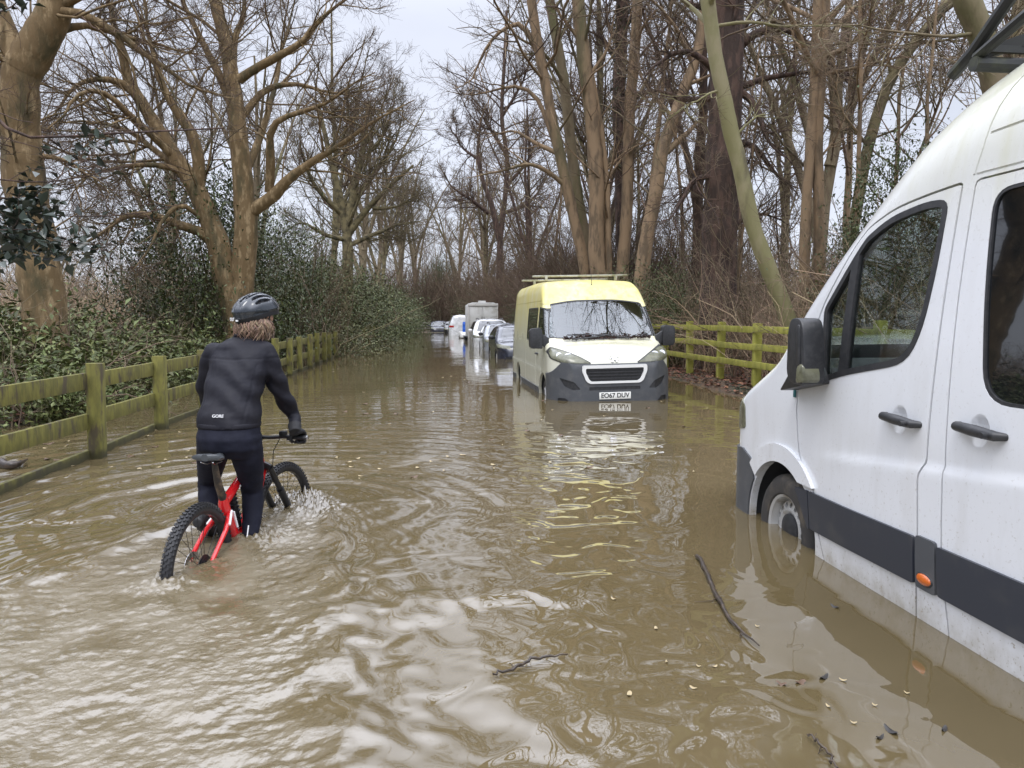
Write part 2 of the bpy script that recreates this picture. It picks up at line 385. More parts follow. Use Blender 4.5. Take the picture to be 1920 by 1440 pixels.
PLANE = M('bark_plane', (.155, .103, .047), .9, (.29, .21, .112), 9, stretch=(1, 1, .35), ramp=(.50, .64), col3=(.070, .058, .026), scale3=2.6, ramp3=(.48, .66), bump=.8, bscale=14, bdist=.03)
PALE = M('bark_pale', (.19, .15, .09), .85, (.12, .09, .052), 4, stretch=(1, 1, .35), ramp=(.45, .65), col3=(.10, .10, .035), scale3=.8, ramp3=(.5, .7), bump=.6, bscale=18, bdist=.02)
TAN = M('bark_tan', (.235, .160, .092), .85, (.125, .088, .052), 5, stretch=(1, 1, .25), ramp=(.45, .62), col3=(.095, .09, .04), scale3=.7, ramp3=(.5, .7), bump=.6, bscale=22, bdist=.02)
DARK = M('bark_dark', (.050, .033, .026), .95, (.10, .062, .047), 7, stretch=(1, 1, .3), ramp=(.45, .6), bump=1, bscale=12, bdist=.05)
GREEN = M('bark_green', (.20, .185, .085), .8, (.25, .22, .125), 3, stretch=(1, 1, .4), ramp=(.45, .65), col3=(.09, .075, .045), scale3=1.6, ramp3=(.55, .7), bump=.4, bscale=16, bdist=.02)
OLIVE = M('bark_olive', (.17, .14, .07), .9, (.05, .042, .022), 4, ramp=(.4, .65), bump=.5, bscale=16, bdist=.02)
TWIG = M('twig_bark', (.090, .061, .037), .9, island=.35)
TWIGO = M('twig_olive', (.115, .09, .05), .9, island=.35)
TWIGR = M('twig_brown', (.155, .116, .074), .9, island=.35)
TWIGB = M('twig_buff', (.29, .215, .135), .9, island=.4)
LAUREL = M('laurel_leaf', (.095, .112, .036), .5, spec=.3, island=.55)
HOLLY = M('holly_leaf', (.058, .074, .024), .42, spec=.35, island=.55)
YEW = M('evergreen_leaf', (.075, .090, .034), .55, spec=.3, island=.5)
BRAMB = M('bramble_leaf', (.11, .115, .045), .55, island=.5)
IVY = M('ivy_leaf', (.040, .062, .028), .4, island=.5)
DEADLEAF = M('dead_leaf', (.17, .082, .045), .8, island=.5)

def leaves(C, size, r, aspect=.45, droop=.2, spread=None, fold=.25):
    """folded pointed leaves at C (n,3), two triangles each"""
    n = len(C); d = r.randn(n, 3); d[:, 2] = d[:, 2] * .7 - droop; d = norm(d)
    s = norm(np.cross(d, r.randn(n, 3) * .5 + np.array([0, 0, 1]))); nn = np.cross(s, d)
    L_ = (size * (.6 + .8 * r.rand(n)))[:, None]; W_ = L_ * aspect
    a = C - d * L_ * .5; b = C + d * L_ * .5; c1 = C + s * W_ * .5 + nn * W_ * fold; c2 = C - s * W_ * .5 + nn * W_ * fold
    V_ = np.stack([a, c1, b, c2], 1).reshape(-1, 3); i = np.arange(n)[:, None] * 4
    return V_, np.concatenate([i + np.array([[0, 1, 2]]), i + np.array([[0, 2, 3]])])
def set_parts(root, trunk, crown, tm, cm):
    o = np.array(root.location)
    if trunk: V_, Q_ = join(trunk); ob('trunk', mesh('trunk', V_ - o, [Q_], tm), root)
    if crown: V_, Q_ = join(crown); ob('crown', mesh('crown', V_ - o, [Q_], cm), root)
def thick(P, Rd, k, seed, amt=.08):
    r = rs(seed); V_, Q_ = tubes(P, Rd, k); c = np.repeat(P.reshape(-1, 3), k, 0)
    sc_ = 1 + (amt * fbm(V_[:, 0] * 1.0 + V_[:, 1], V_[:, 2], seed, .9, 3) + .05 * fbm(V_[:, 0] * 3 + V_[:, 1] * 2, V_[:, 2], seed + 5, .3, 3))[:, None]
    return c + (V_ - c) * sc_, Q_
def traced(name, label, Y, stems, limbs, bark, twig, seed, dens=(7, 5, 4), base=None, twl=1.15, up=.04, rmin=.0042, extra=None, wander=.16, group=None):
    """a tree whose trunk stems and main limbs follow the photo; stems/limbs: list of (points (x,y[,dY]), radius px start, end)"""
    r = rs(seed); trunk = []; crown = []; batch = []
    def poly(pts, r0, r1, S, depth=0.0):
        n = len(pts); q = []
        tot = sum(math.dist(pts[i][:2], pts[i + 1][:2]) for i in range(n - 1)); acc = 0
        for i, p in enumerate(pts):
            if i: acc += math.dist(pts[i - 1][:2], p[:2])
            dY = (p[2] if len(p) > 2 else 0) + depth * acc * Y / FPX
            q.append(at(p[0], p[1], Y + dY))
        rad = [(r0 + (r1 - r0) * (i / (n - 1))) * Y / FPX for i in range(n)]
        return resample(q, rad, S)
    for s in stems:
        P, Rd = poly(s[0], s[1], s[2], 40)
        gz = float(ground_z(np.array([P[0, 0]]), np.array([P[0, 1]]))[0])
        if len(s) > 3 and s[3]:                                   # carry the stem down into the ground with a root flare
            d = P[0] - P[1]; b = P[0] + d / max(-d[2], 1e-3) * max(P[0, 2] - gz + .15, 0) * (1 if d[2] < -1e-3 else 0)
            if d[2] >= -1e-3: b = P[0] - np.array([0, 0, P[0, 2] - gz + .15])
            ext = np.linspace(b, P[0], 7)[:-1]; er = Rd[0] * (1 + .32 * np.linspace(1, 0, 7)[:-1] ** 3)
            P = np.vstack([ext, P]); Rd = np.concatenate([er, Rd])
        if s[0][-1][1] < 0:                                       # above the picture the stem carries on to its top
            d = norm(P[-1] - P[-4]); ex = []; p_ = P[-1]; rr0 = Rd[-1]
            for i_ in range(1, 13):
                d = norm(d + r.randn(3) * .09 + np.array([0, 0, .05])); p_ = p_ + d * .62; ex.append(p_)
            P = np.vstack([P, ex]); Rd = np.concatenate([Rd, rr0 * np.linspace(.95, .12, 12)])
        trunk.append(thick(P[None], Rd[None], 20, seed))
        P2, R2 = resample(P[-40:], Rd[-40:], 14); batch.append((P2, R2))
    for i, s in enumerate(limbs):
        P, Rd = poly(s[0], s[1], s[2], 14, (s[3] if len(s) > 3 else r.uniform(-.5, .5)))
        Rd = Rd * (1 - .72 * np.linspace(0, 1, 14) ** 2)
        P[1:] += np.cumsum(r.randn(13, 3) * .03, 0) * np.linspace(0, 1, 13)[:, None]
        trunk.append(thick(P[None], Rd[None], 8, seed + i))
        P2, R2 = resample(P, Rd, 14); batch.append((P2, R2)); batch.append((P2, R2))
    P = np.stack([b[0] for b in batch]); Rd = np.stack([b[1] for b in batch])
    a, ar = sprout(P, Rd, dens[0], r, .18, 1, (30, 70), 0.5 * twl, .8, 9, wander, up, .55, rmin * 1.6, lmax=5.0 * twl)
    b, br = sprout(a, ar, dens[1], r, .15, 1, (25, 65), .5, .4, 6, wander * 1.1, up, .6, rmin * 1.1)
    trunk.append(tubes(a, ar, 5)); crown.append(tubes(b, br, 4))
    if dens[2]:
        c, cr_ = sprout(b, br, dens[2], r, .1, 1, (25, 65), .55, .22, 5, wander * 1.2, up, .6, rmin * .8); crown.append(tubes(c, cr_, 3))
    if base is None: base = trunk[0][0][0]
    bx, by = float(base[0]), float(base[1])
    root = empty(name, (bx, by, float(ground_z(np.array([bx]), np.array([by]))[0])), label, 'tree', group)
    set_parts(root, trunk, crown, bark, twig)
    if extra: extra(root, P, Rd, r)
    return root
def ivy_clad(n, lim, size=.07, rad=.16):
    def f(root, P, Rd, r):
        i = r.randint(0, len(lim), n); t = r.rand(n)
        C = []
        for k in range(n):
            st, (lo, hi) = lim[i[k]]; q = lo + (hi - lo) * t[k]; s = q * (P.shape[1] - 1); j = min(int(s), P.shape[1] - 2); g = s - j
            C.append(P[st, j] * (1 - g) + P[st, j + 1] * g)
        C = np.array(C) + norm(r.randn(n, 3)) * (rad * (.5 + .8 * r.rand(n) ** 2))[:, None]
        V_, T_ = leaves(C, size, r, .8)
        ob('ivy', mesh('ivy', V_ - np.array(root.location), [T_], IVY), root)
    return f

# ---- left: old plane at the edge, twin plane, olive-barked tree
traced('plane_tree', 'massive brown flaky-barked plane tree at the left edge behind the laurels', 14, [
    ([(88, 640), (76, 520), (56, 400), (42, 300), (35, 200), (42, 130)], 36, 30, True),
    ([(42, 135), (72, 80), (98, 30), (112, -40), (120, -120)], 31, 24), ([(38, 140), (20, 80), (0, 30), (-30, -60)], 20, 14)],
    [([(60, 100), (70, 50), (92, 24), (150, 28), (220, 66), (300, 130), (380, 190), (425, 215)], 11, 4, -.1), ([(70, 90), (110, 60), (170, 50), (240, 75), (330, 100), (410, 120)], 8, 3, .3),
     ([(45, 130), (10, 110), (-60, 100)], 10, 5), ([(110, -20), (170, -60), (260, -100), (380, -120)], 12, 5, .2), ([(60, 290), (110, 300), (170, 330), (220, 380)], 5, 2, -.3), ([(100, 20), (200, -30), (330, -30), (430, 10)], 8, 3, -.4),
     ([(115, -60), (60, -140), (-40, -190)], 12, 5)],
    PLANE, TWIG, 11, (8, 8, 7), rmin=.0036)
traced('plane_tree', 'twin-stemmed spreading plane tree standing above the holly on the left', 20, [
    ([(430, 545), (408, 455), (386, 395), (360, 342), (325, 290), (288, 228), (240, 152)], 22, 9, True),
    ([(452, 545), (461, 440), (458, 380), (452, 300), (444, 220), (434, 140), (424, 85), (405, 10), (395, -60)], 22, 8, True)],
    [([(240, 152), (228, 85), (215, 20), (200, -50)], 9, 4), ([(288, 228), (235, 160), (180, 150), (140, 165), (110, 205), (75, 240)], 8, 2, -.2),
     ([(372, 352), (373, 305), (360, 255), (330, 208), (300, 150), (285, 80), (270, 0)], 12, 5, -.15), ([(434, 140), (442, 75), (465, 22), (470, -60)], 8, 4),
     ([(448, 150), (490, 122), (560, 86), (600, 42), (645, 8), (700, -30)], 9, 3, -.15), ([(442, 215), (415, 150), (378, 80), (348, 8), (330, -60)], 9, 4, .15),
     ([(472, 395), (512, 368), (540, 335), (582, 303), (640, 268), (700, 225), (760, 190)], 13, 3, -.2), ([(505, 360), (507, 300), (507, 250), (530, 222), (600, 200), (650, 170), (700, 140)], 9, 3, -.3),
     ([(402, 462), (378, 436), (330, 420), (290, 405), (240, 400), (200, 425), (150, 462)], 10, 5, -.25), ([(332, 300), (270, 240), (200, 180), (150, 172), (118, 208), (78, 240)], 7, 3, -.5),
     ([(362, 335), (300, 290), (240, 245), (160, 226), (80, 236)], 7, 3, .3), ([(358, 330), (300, 310), (220, 314), (150, 345), (108, 396)], 6, 2, -.3),
     ([(395, 425), (340, 385), (300, 420), (270, 480), (240, 520)], 5, 2, -.5), ([(444, 230), (500, 170), (560, 160), (640, 175), (720, 150)], 7, 2, .3), ([(458, 330), (490, 250), (520, 150), (540, 60), (560, -20)], 8, 3, .5)],
    PLANE, TWIG, 12, (7, 8, 8), twl=1.3, rmin=.0038)
traced('plane_tree', 'many-stemmed olive-barked tree rising from the shrubs left of the lane', 34, [
    ([(650, 560), (652, 480), (651, 430), (665, 350), (680, 280), (692, 190)], 11, 4, True), ([(655, 470), (640, 380), (625, 320), (610, 255), (598, 200)], 8, 3), ([(652, 440), (690, 390), (735, 345), (775, 310)], 7, 2)],
    [([(662, 380), (700, 330), (740, 270), (760, 210)], 5, 2), ([(640, 400), (600, 360), (570, 300), (560, 240)], 5, 2), ([(680, 300), (720, 250), (740, 180)], 4, 2), ([(651, 450), (610, 440), (570, 420), (540, 440)], 5, 2),
     ([(655, 460), (700, 440), (750, 425), (800, 420)], 5, 2), ([(620, 310), (650, 240), (655, 170)], 4, 2), ([(700, 390), (750, 390), (790, 370)], 4, 1.5)],
    OLIVE, TWIGO, 13, (12, 8, 6), rmin=.0065)
# ---- right: the group behind the yellow van
traced('tree', 'slender tan leaning tree, leftmost of the clump above the yellow van', 25, [([(1096, 500), (1090, 470), (1067, 369), (1050, 290), (1031, 200), (1010, 90), (996, 0), (985, -90)], 11, 8, True)],
    [([(1060, 330), (1010, 190), (960, 163), (890, 182), (838, 178)], 6, 2, .3), ([(1015, 110), (980, 52), (945, 56), (905, 95), (878, 155), (845, 168)], 6, 2, .2), ([(1050, 290), (1010, 270), (960, 240), (900, 260)], 5, 2, .5), ([(1064, 350), (1000, 310), (930, 320), (870, 330)], 5, 2, -.2)],
    TAN, TWIG, 21, (8, 5, 5))
traced('tree', 'grey mossy slender tree second from the left in the clump', 26, [([(1105, 500), (1100, 470), (1075, 311), (1058, 155), (1044, 80), (1031, 0), (1020, -90)], 11, 8, True)],
    [([(1060, 160), (1020, 100), (960, 60), (910, 40)], 4, 2), ([(1045, 80), (1075, 20), (1090, -40)], 4, 2)], PALE, TWIG, 22, (8, 5, 4))
traced('tree', 'tan two-stemmed tree with a swollen base in the middle of the clump', 24.5, [([(1122, 510), (1118, 470), (1119, 400), (1117, 311), (1107, 200), (1095, 111), (1084, 0), (1078, -90)], 16, 11, True), ([(1141, 500), (1140, 450), (1137, 333), (1124, 222), (1110, 140)], 7, 4, True)],
    [([(1100, 150), (1140, 90), (1160, 20)], 4, 2), ([(1092, 80), (1050, 30), (1010, -30)], 4, 2), ([(1137, 340), (1180, 280), (1230, 250)], 3, 1.5)], TAN, TWIG, 23, (8, 5, 4))
traced('tree', 'dark ivy-clad tree in the clump behind the yellow van', 27, [([(1172, 520), (1168, 444), (1165, 300), (1160, 190), (1164, 100), (1167, 0), (1165, -90)], 15, 10, True)],
    [([(1162, 120), (1120, 60), (1090, 50)], 7, 2), ([(1164, 90), (1140, 40), (1150, -40)], 5, 2), ([(1165, 200), (1220, 170), (1280, 190), (1310, 220)], 5, 2), ([(1163, 60), (1200, 20), (1240, -10)], 5, 2)], DARK, TWIG, 24, (8, 6, 4), extra=ivy_clad(5200, [(0, (.0, .75))], .08, .34))
traced('tree', 'straight tan tree at the right of the ivy-clad one', 24.5, [([(1167, 510), (1169, 480), (1176, 378), (1180, 222), (1189, 111), (1196, 0), (1200, -90)], 12, 9, True)],
    [([(1190, 100), (1210, 40), (1250, 0)], 4, 2), ([(1180, 220), (1220, 160), (1240, 90)], 3, 1.5), ([(1178, 300), (1210, 270), (1260, 260)], 3, 1.5)], TAN, TWIG, 25, (7, 5, 4))
traced('tree', 'brown tree leaning to the right between the clump and the dark trunk', 23, [([(1205, 500), (1213, 444), (1231, 355), (1244, 275), (1267, 213), (1284, 164), (1307, 102), (1320, 0), (1325, -80)], 14, 8, True)],
    [([(1250, 285), (1288, 248), (1310, 222), (1340, 200)], 7, 3), ([(1300, 110), (1270, 60), (1230, 30)], 5, 2), ([(1284, 160), (1330, 140), (1370, 90)], 4, 2), ([(1262, 220), (1210, 160), (1200, 100)], 4, 2)], TAN, TWIG, 26, (8, 5, 4))
traced('tree', 'thick dark reddish-brown trunk with crooked limbs right of the yellow van', 17.5, [([(1342, 640), (1346, 560), (1350, 450), (1356, 300), (1362, 150), (1366, 0), (1368, -100)], 36, 27, True)],
    [([(1384, 92), (1409, 67), (1444, 55), (1480, 58), (1511, 82), (1550, 120), (1600, 140)], 9, 4, -.4), ([(1340, 130), (1310, 107), (1284, 98), (1250, 112), (1210, 150), (1200, 180)], 7, 3, -.3), ([(1335, 185), (1284, 186), (1240, 178), (1198, 176)], 7, 3, .3),
     ([(1384, 170), (1410, 190), (1426, 222), (1444, 262), (1490, 305)], 8, 3, -.5), ([(1384, 268), (1412, 275), (1444, 312), (1480, 360)], 7, 3, .4), ([(1384, 165), (1436, 147), (1500, 138), (1578, 128), (1640, 115)], 7, 2, -.2),
     ([(1345, 330), (1300, 340), (1260, 400), (1230, 420)], 6, 2, -.4), ([(1366, 20), (1420, -20), (1500, -40)], 9, 4), ([(1360, 30), (1300, 10), (1240, -20)], 8, 3), ([(1380, 420), (1420, 400), (1470, 420)], 5, 2, .4)],
    DARK, TWIG, 27, (9, 6, 4), extra=None)
traced('tree', 'smooth pale green trunk curving up leftwards from behind the right fence', 13, [([(1492, 650), (1484, 622), (1467, 569), (1440, 502), (1413, 427), (1400, 373), (1387, 311), (1369, 240), (1355, 169), (1342, 111), (1333, 44), (1327, 0), (1318, -90)], 16, 13, True)],
    [([(1334, 50), (1400, 42), (1480, 55), (1560, 50), (1640, 60)], 3.5, 1.5, -.2), ([(1355, 169), (1310, 180), (1260, 210)], 2.5, 1, -.3), ([(1373, 260), (1430, 215), (1500, 225)], 2.5, 1), ([(1330, 20), (1350, -30), (1400, -60)], 6, 3), ([(1322, -50), (1270, -160), (1150, -270), (1020, -330), (900, -350)], 7, 3, -.1), ([(1320, -70), (1300, -200), (1230, -330), (1130, -430)], 6, 2, -.15)], GREEN, TWIG, 28, (6, 5, 3))  # last two limbs are unseen, added overhead to reflect in the windscreen
traced('tree', 'pair of straight tan stems rising from one stool left of the white van', 14, [([(1506, 640), (1507, 569), (1511, 400), (1520, 267), (1529, 133), (1533, 0), (1536, -90)], 11, 8, True), ([(1538, 640), (1536, 551), (1536, 400), (1533, 267), (1540, 133), (1548, 0), (1556, -90)], 11, 9, True)],
    [([(1530, 130), (1500, 90), (1480, 30)], 4, 2), ([(1541, 110), (1580, 92), (1602, 75), (1625, 40), (1640, 0)], 6, 3, -.3), ([(1536, 140), (1600, 128), (1700, 105), (1760, 90)], 4, 1.5, .1), ([(1535, 300), (1570, 250), (1590, 170)], 2.5, 1)], TAN, TWIG, 29, (7, 5, 4))
traced('tree', 'brown tree slanting up to the right behind the white van', 15, [([(1575, 640), (1590, 500), (1605, 400), (1622, 300), (1647, 208), (1672, 146), (1713, 83), (1747, 42), (1785, -5), (1840, -70)], 11, 9, True)],
    [([(1672, 146), (1660, 80), (1665, 0)], 4, 2), ([(1630, 280), (1590, 220), (1570, 140)], 3, 1.5), ([(1713, 83), (1770, 75), (1830, 90)], 4, 2), ([(1650, 200), (1700, 160), (1740, 150)], 3, 1.5)], OLIVE, TWIGR, 30, (9, 5, 4))
traced('tree', 'big pale trunk rising behind the roof of the white van', 10.5, [([(1905, 640), (1895, 400), (1880, 220), (1863, 146), (1838, 62), (1813, 0), (1790, -90)], 26, 22, True)],
    [([(1850, 100), (1900, 50), (1960, 30)], 7, 3), ([(1840, 60), (1780, 68), (1700, 60), (1600, 48), (1500, 52)], 4, 1.5, -.2), ([(1870, 180), (1920, 150), (1980, 150)], 5, 2)], PALE, TWIGR, 31, (8, 5, 4))
traced('tree', 'thin upright sapling beside the twin tan stems', 13.5, [([(1608, 640), (1604, 500), (1610, 300), (1614, 150), (1612, 40), (1615, -60)], 4.5, 3.5, True)],
    [([(1612, 150), (1640, 80), (1650, 0)], 2, 1), ([(1611, 250), (1570, 200), (1550, 120)], 2, 1)], TAN, TWIGR, 32, (9, 5, 3))
traced('tree', 'tall bare tree beyond the box trailer, forking low over the lane', 58, [([(936, 560), (937, 480), (938, 444), (946, 380), (951, 300), (941, 220), (946, 110), (950, 20)], 6.5, 2.5, True), ([(936, 450), (922, 385), (906, 340), (896, 290), (902, 220)], 6, 2)],
    [([(916, 400), (880, 372), (850, 350), (838, 318)], 4, 1.5), ([(948, 350), (990, 300), (1010, 230)], 4, 1.5), ([(950, 290), (910, 230), (880, 190)], 4, 1.5), ([(944, 400), (990, 380), (1030, 330)], 4, 1.5), ([(941, 220), (980, 150), (1000, 80)], 3, 1.5), ([(898, 300), (860, 270), (850, 230)], 3, 1)], DARK, TWIG, 33, (14, 7, 6), rmin=.011)

# ---- background trees: a few forms, copied
def bare_form(seed, h, r0, lean, fork, bark, twig, n1=16, dens=(5, 4, 0), rmin=.012):
    r = rs(seed); S = 14; z = np.linspace(0, 1, S)
    def stem(b, d, hh, rr):
        P = np.zeros((S, 3)); P[:, 2] = z * hh; P[:, 0] = d[0] * hh * z ** 1.3 + np.cumsum(r.randn(S)) * .03 * hh / 10; P[:, 1] = d[1] * hh * z ** 1.3 + np.cumsum(r.randn(S)) * .03 * hh / 10
        return P + b, rr * (1 - .82 * z) + .3 * rr * np.maximum(0, 1 - z * 14)
    A = [stem(np.zeros(3), lean, h, r0)]
    for k in range(fork):
        P0 = A[0][0][3 + k]; A.append(stem(P0, (r.uniform(-.45, .45), r.uniform(-.45, .45)), h * r.uniform(.55, .75), r0 * .6))
    P = np.stack([a[0] for a in A]); Rd = np.stack([a[1] for a in A])
    trunk = [tubes(P, Rd, 8)]
    a, ar = sprout(P, Rd, n1, r, .25, 1, (30, 60), .32, 1.2, 8, .2, .09, .5, rmin * 1.5, lmax=5)
    b, br = sprout(a, ar, dens[0], r, .15, 1, (25, 60), .5, .5, 6, .24, .06, .6, rmin)
    c, cr_ = sprout(b, br, dens[1], r, .1, 1, (25, 60), .6, .3, 5, .26, .05, .6, rmin * .75)
    V1, Q1 = join(trunk); V2, Q2 = join([tubes(a, ar, 4), tubes(b, br, 3), tubes(c, cr_, 3)])
    return mesh('trunk', V1, [Q1], bark), mesh('crown', V2, [Q2], twig)
forms = {
 'tall': bare_form(101, 19, .24, (.05, .02), 2, OLIVE, TWIG, 16, (6, 5)), 'slim': bare_form(102, 15, .11, (-.04, .05), 0, TAN, TWIGR, 22, (5, 5), .009),
 'broad': bare_form(103, 17, .30, (.0, .06), 4, PALE, TWIGO, 14, (6, 5)), 'thin': bare_form(104, 10, .06, (.08, -.03), 1, TAN, TWIGR, 18, (5, 4), .008),
 'dark': bare_form(105, 18, .26, (-.06, .0), 3, DARK, TWIG, 15, (6, 5))}
def plant(form, x, y, rot, s, label, group):
    z = float(ground_z(np.array([float(x)]), np.array([float(y)]))[0]) - .08
    root = empty('bare_tree', (x, y, z), label, 'tree', group, (0, 0, rot)); root.scale = (s, s, s)
    for nm, me in zip(('trunk', 'crown'), forms[form]): ob(nm, me, root)
rr = random.Random(5)
GL = 'bare winter trees left of the lane'; GR = 'bare trees in the wood on the right'
for x, y, f, s in [(-9, 41, 'broad', .85), (-5.6, 46, 'tall', 1.0), (-5.0, 58, 'broad', 1.0), (-4.6, 70, 'tall', .95), (-8, 72, 'slim', .8), (-15, 46, 'broad', .9), (-20, 60, 'tall', .8), (-28, 52, 'broad', .8), (-12, 84, 'tall', .7), (-3.4, 90, 'broad', 1.15), (-5.2, 80, 'broad', 1.1), (-1.6, 118, 'broad', 1.3), (-36, 78, 'broad', .75), (-24, 90, 'dark', .7), (-13, 27, 'slim', .9)]:
    plant(f, x, y, rr.uniform(0, 6), s, 'bare tree outside the view, added for reflections', GL)
for x, y, f, s in [(7.2, 24, 'slim', 1), (8.6, 21, 'thin', 1.1), (9.5, 26, 'dark', .95), (7.6, 30, 'tall', .9), (11, 19, 'slim', 1.05), (12.5, 23, 'broad', .9), (10.6, 16.4, 'thin', 1.15), (13.5, 17.5, 'tall', .9),
        (8.3, 35, 'broad', .85), (6.8, 40, 'slim', .95), (11.5, 33, 'slim', 1.1), (14.5, 30, 'tall', .9), (6.6, 47, 'dark', .8), (7.6, 54, 'tall', .75), (10.5, 45, 'dark', .85), (6.2, 62, 'slim', .9), (9, 66, 'broad', .7), (6.6, 84, 'broad', 1.1), (4.6, 112, 'broad', 1.3), (6.0, 72, 'tall', .95), (14, 50, 'tall', .8),
        (8.8, 12.6, 'thin', .95), (12.6, 13.6, 'slim', 1), (18, 19, 'slim', 1.1), (7.4, 17.6, 'thin', .85), (17, 40, 'slim', 1), (5.9, 33, 'thin', .9)]:
    plant(f, x, y, rr.uniform(0, 6), s, 'bare winter tree in the wood right of the lane', GR)
for x, y, f, s in [(-7.5, -7, 'slim', 1.2), (-9.5, 4, 'dark', .95), (-14, 10, 'tall', .9)]:  # unseen trees beside and behind the camera, added for reflections and light
    plant(f, x, y, rr.uniform(0, 6), s, 'bare tree outside the view, added for reflections' if x < 0 else 'bare winter tree in the wood right of the lane', GL if x < 0 else GR)
for i, (x, y, s) in enumerate([(1.5, 98, .95), (4.2, 92, 1.0), (-1.8, 104, .95), (6.5, 96, 1.1), (-4.5, 100, 1.0), (3.0, 108, 1.1), (0, 112, 1.0), (5.4, 104, 1.15)]):
    plant('slim', x, y, rr.uniform(0, 6), s, 'slender brown tree closing the far end of the lane', 'slender trees at the far end of the lane')
# ---------------------------------------------------------------- shrubs, undergrowth, fences
def ellip(n, r, shell=.55):
    d = norm(r.randn(n, 3)); return d * (shell + (1 - shell) * r.rand(n) ** .5)[:, None]
def shrub_meshes(seed, radii, nclump, nleaf, size, lm, aspect=.45, spread=.28, stem_m=OLIVE, nstem=18, flat=.3, gap=0):
    """stems and foliage of a shrub whose base is the origin"""
    r = rs(seed); radii = np.array(radii)
    c = ellip(nclump, r) * radii; c[:, 2] = np.abs(c[:, 2] + radii[2] * flat) * .95 + .12
    c[:, :2] += .25 * r.randn(nclump, 2)
    w_ = .4 + r.rand(nclump); cnt = r.choice(nclump, nclump * nleaf, p=w_ / w_.sum())
    P = c[cnt] + r.randn(len(cnt), 3) * spread * (.5 + r.rand(nclump)[cnt])[:, None]; P[:, 2] = np.abs(P[:, 2]) + .03
    V_, T_ = leaves(P, size, r, aspect)
    tip = c[r.randint(0, nclump, nstem)]; S = 6; t = np.linspace(0, 1, S)[None, :, None]
    b = r.randn(nstem, 3) * .15; b[:, 2] = -.1
    st = b[:, None] * (1 - t) + tip[:, None] * t; st[:, :, 2] += .12 * np.sin(t[..., 0] * 3.1); st += r.randn(nstem, S, 3) * .04
    Vs, Qs = tubes(st, np.linspace(.028, .008, S)[None].repeat(nstem, 0) * max(1, radii[2] / 2), 5)
    tw, twr = sprout(st, np.full((nstem, S), .012), 6, r, .3, 1, (30, 70), .4, .3, 5, .25, .05, .6, .005); Vt, Qt = tubes(tw, twr, 3)
    Vs, Qs = join([(Vs, Qs), (Vt, Qt)])
    return mesh('stem', Vs, [Qs], stem_m), mesh('foliage', V_, [T_], lm)
def put_shrub(name, ms, x, y, rot, s, label, cat, group=None, z=None):
    z = float(ground_z(np.array([float(x)]), np.array([float(y)]))[0]) - .05 if z is None else z
    root = empty(name, (x, y, z), label, cat, group, (0, 0, rot)); root.scale = s if hasattr(s, '__len__') else (s, s, s)
    ob('stem', ms[0], root); ob('foliage', ms[1], root)
    return root
rr = random.Random(9)
lau = [shrub_meshes(201 + i, (1.25, 1.25, .95), 40, 52, .145, LAUREL, .42, .24) for i in range(3)]
GLA = 'broad-leaved laurels behind the left fence'
for i, (x, y, s) in enumerate([(-5.3, 8.4, .5), (-5.0, 10.4, .62), (-5.6, 11.8, .8), (-6.6, 9.6, .85), (-5.2, 13.4, .72), (-6.7, 12.6, 1.0), (-7.4, 10.8, 1.1), (-5.6, 15.2, .85), (-6.6, 16.4, 1.0), (-8.2, 13.2, 1.2), (-9.4, 11.4, 1.2),
        (-5.0, 17.0, .75), (-7.9, 16.6, 1.1), (-9.8, 15.0, 1.25), (-4.9, 12.0, .45), (-6.1, 19.0, 1.0), (-9.0, 18.6, 1.2), (-4.6, 15.0, .5), (-11, 17.5, 1.3)]):
    put_shrub('laurel_shrub', lau[i % 3], x, y, rr.uniform(0, 6), (s, s, s * rr.uniform(.8, 1.0)), 'glossy broad-leaved laurel shrub in the thicket behind the left fence', 'shrub', GLA)
hol = shrub_meshes(211, (2.4, 2.4, 2.9), 190, 130, .085, HOLLY, .5, .34, nstem=34)
hol2 = shrub_meshes(212, (2.0, 2.2, 2.0), 130, 110, .08, YEW, .42, .34, nstem=30)
put_shrub('holly_bush', hol, -6.1, 21.5, 1, (1.05, .95, 1.42), 'tall dark holly bush behind the fence beyond the cyclist', 'bush')
put_shrub('holly_bush', hol, -5.6, 27.5, 3, (.9, 1.05, 1.4), 'dark evergreen bush between the tall holly and the brambles', 'bush')
GEV = 'evergreens lining the left side of the lane'
for x, y, s, a in [(-4.7, 33, 1.5, 1), (-4.7, 39, 1.6, 3), (-4.5, 46, 1.5, 4), (-4.3, 54, 1.5, 2), (-4.0, 62, 1.5, 5), (-3.7, 70, 1.5, 1), (-3.0, 77, 1.35, 3), (-2.4, 85, 1.6, 2), (-8.2, 46, 1.3, 0)]:
    put_shrub('evergreen_shrub', hol2, x, y, a, s, 'evergreen shrub in the hedge along the left side of the lane', 'shrub', GEV)
put_shrub('holly_bush', hol2, 6.5, 19.2, 2, (.85, .8, .95), 'rounded green bush behind the fence right of the yellow van', 'bush')
put_shrub('holly_tree', hol, 8.4, 12.2, 2, (.62, .62, 1.0), 'dark holly tree behind the roof of the white van', 'tree', z=.6)
put_shrub('evergreen_shrub', hol2, 6.4, 42, 2, (.9, .9, .8), 'evergreen shrub behind the parked grey cars', 'shrub')
put_shrub('ivy_mound', hol2, 6.1, 22.3, 2, (.8, .85, .95), 'ivy and bramble mound at the foot of the clump of tan trees', 'shrub')
put_shrub('evergreen_tree', hol, .7, 93, 1, (.9, .9, 2.1), 'narrow dark evergreen tree closing the left of the far lane end', 'tree')
put_shrub('evergreen_tree', hol, 2.0, 97, 3, (.8, .8, 2.5), 'taller narrow evergreen just right of the other at the far lane end', 'tree')
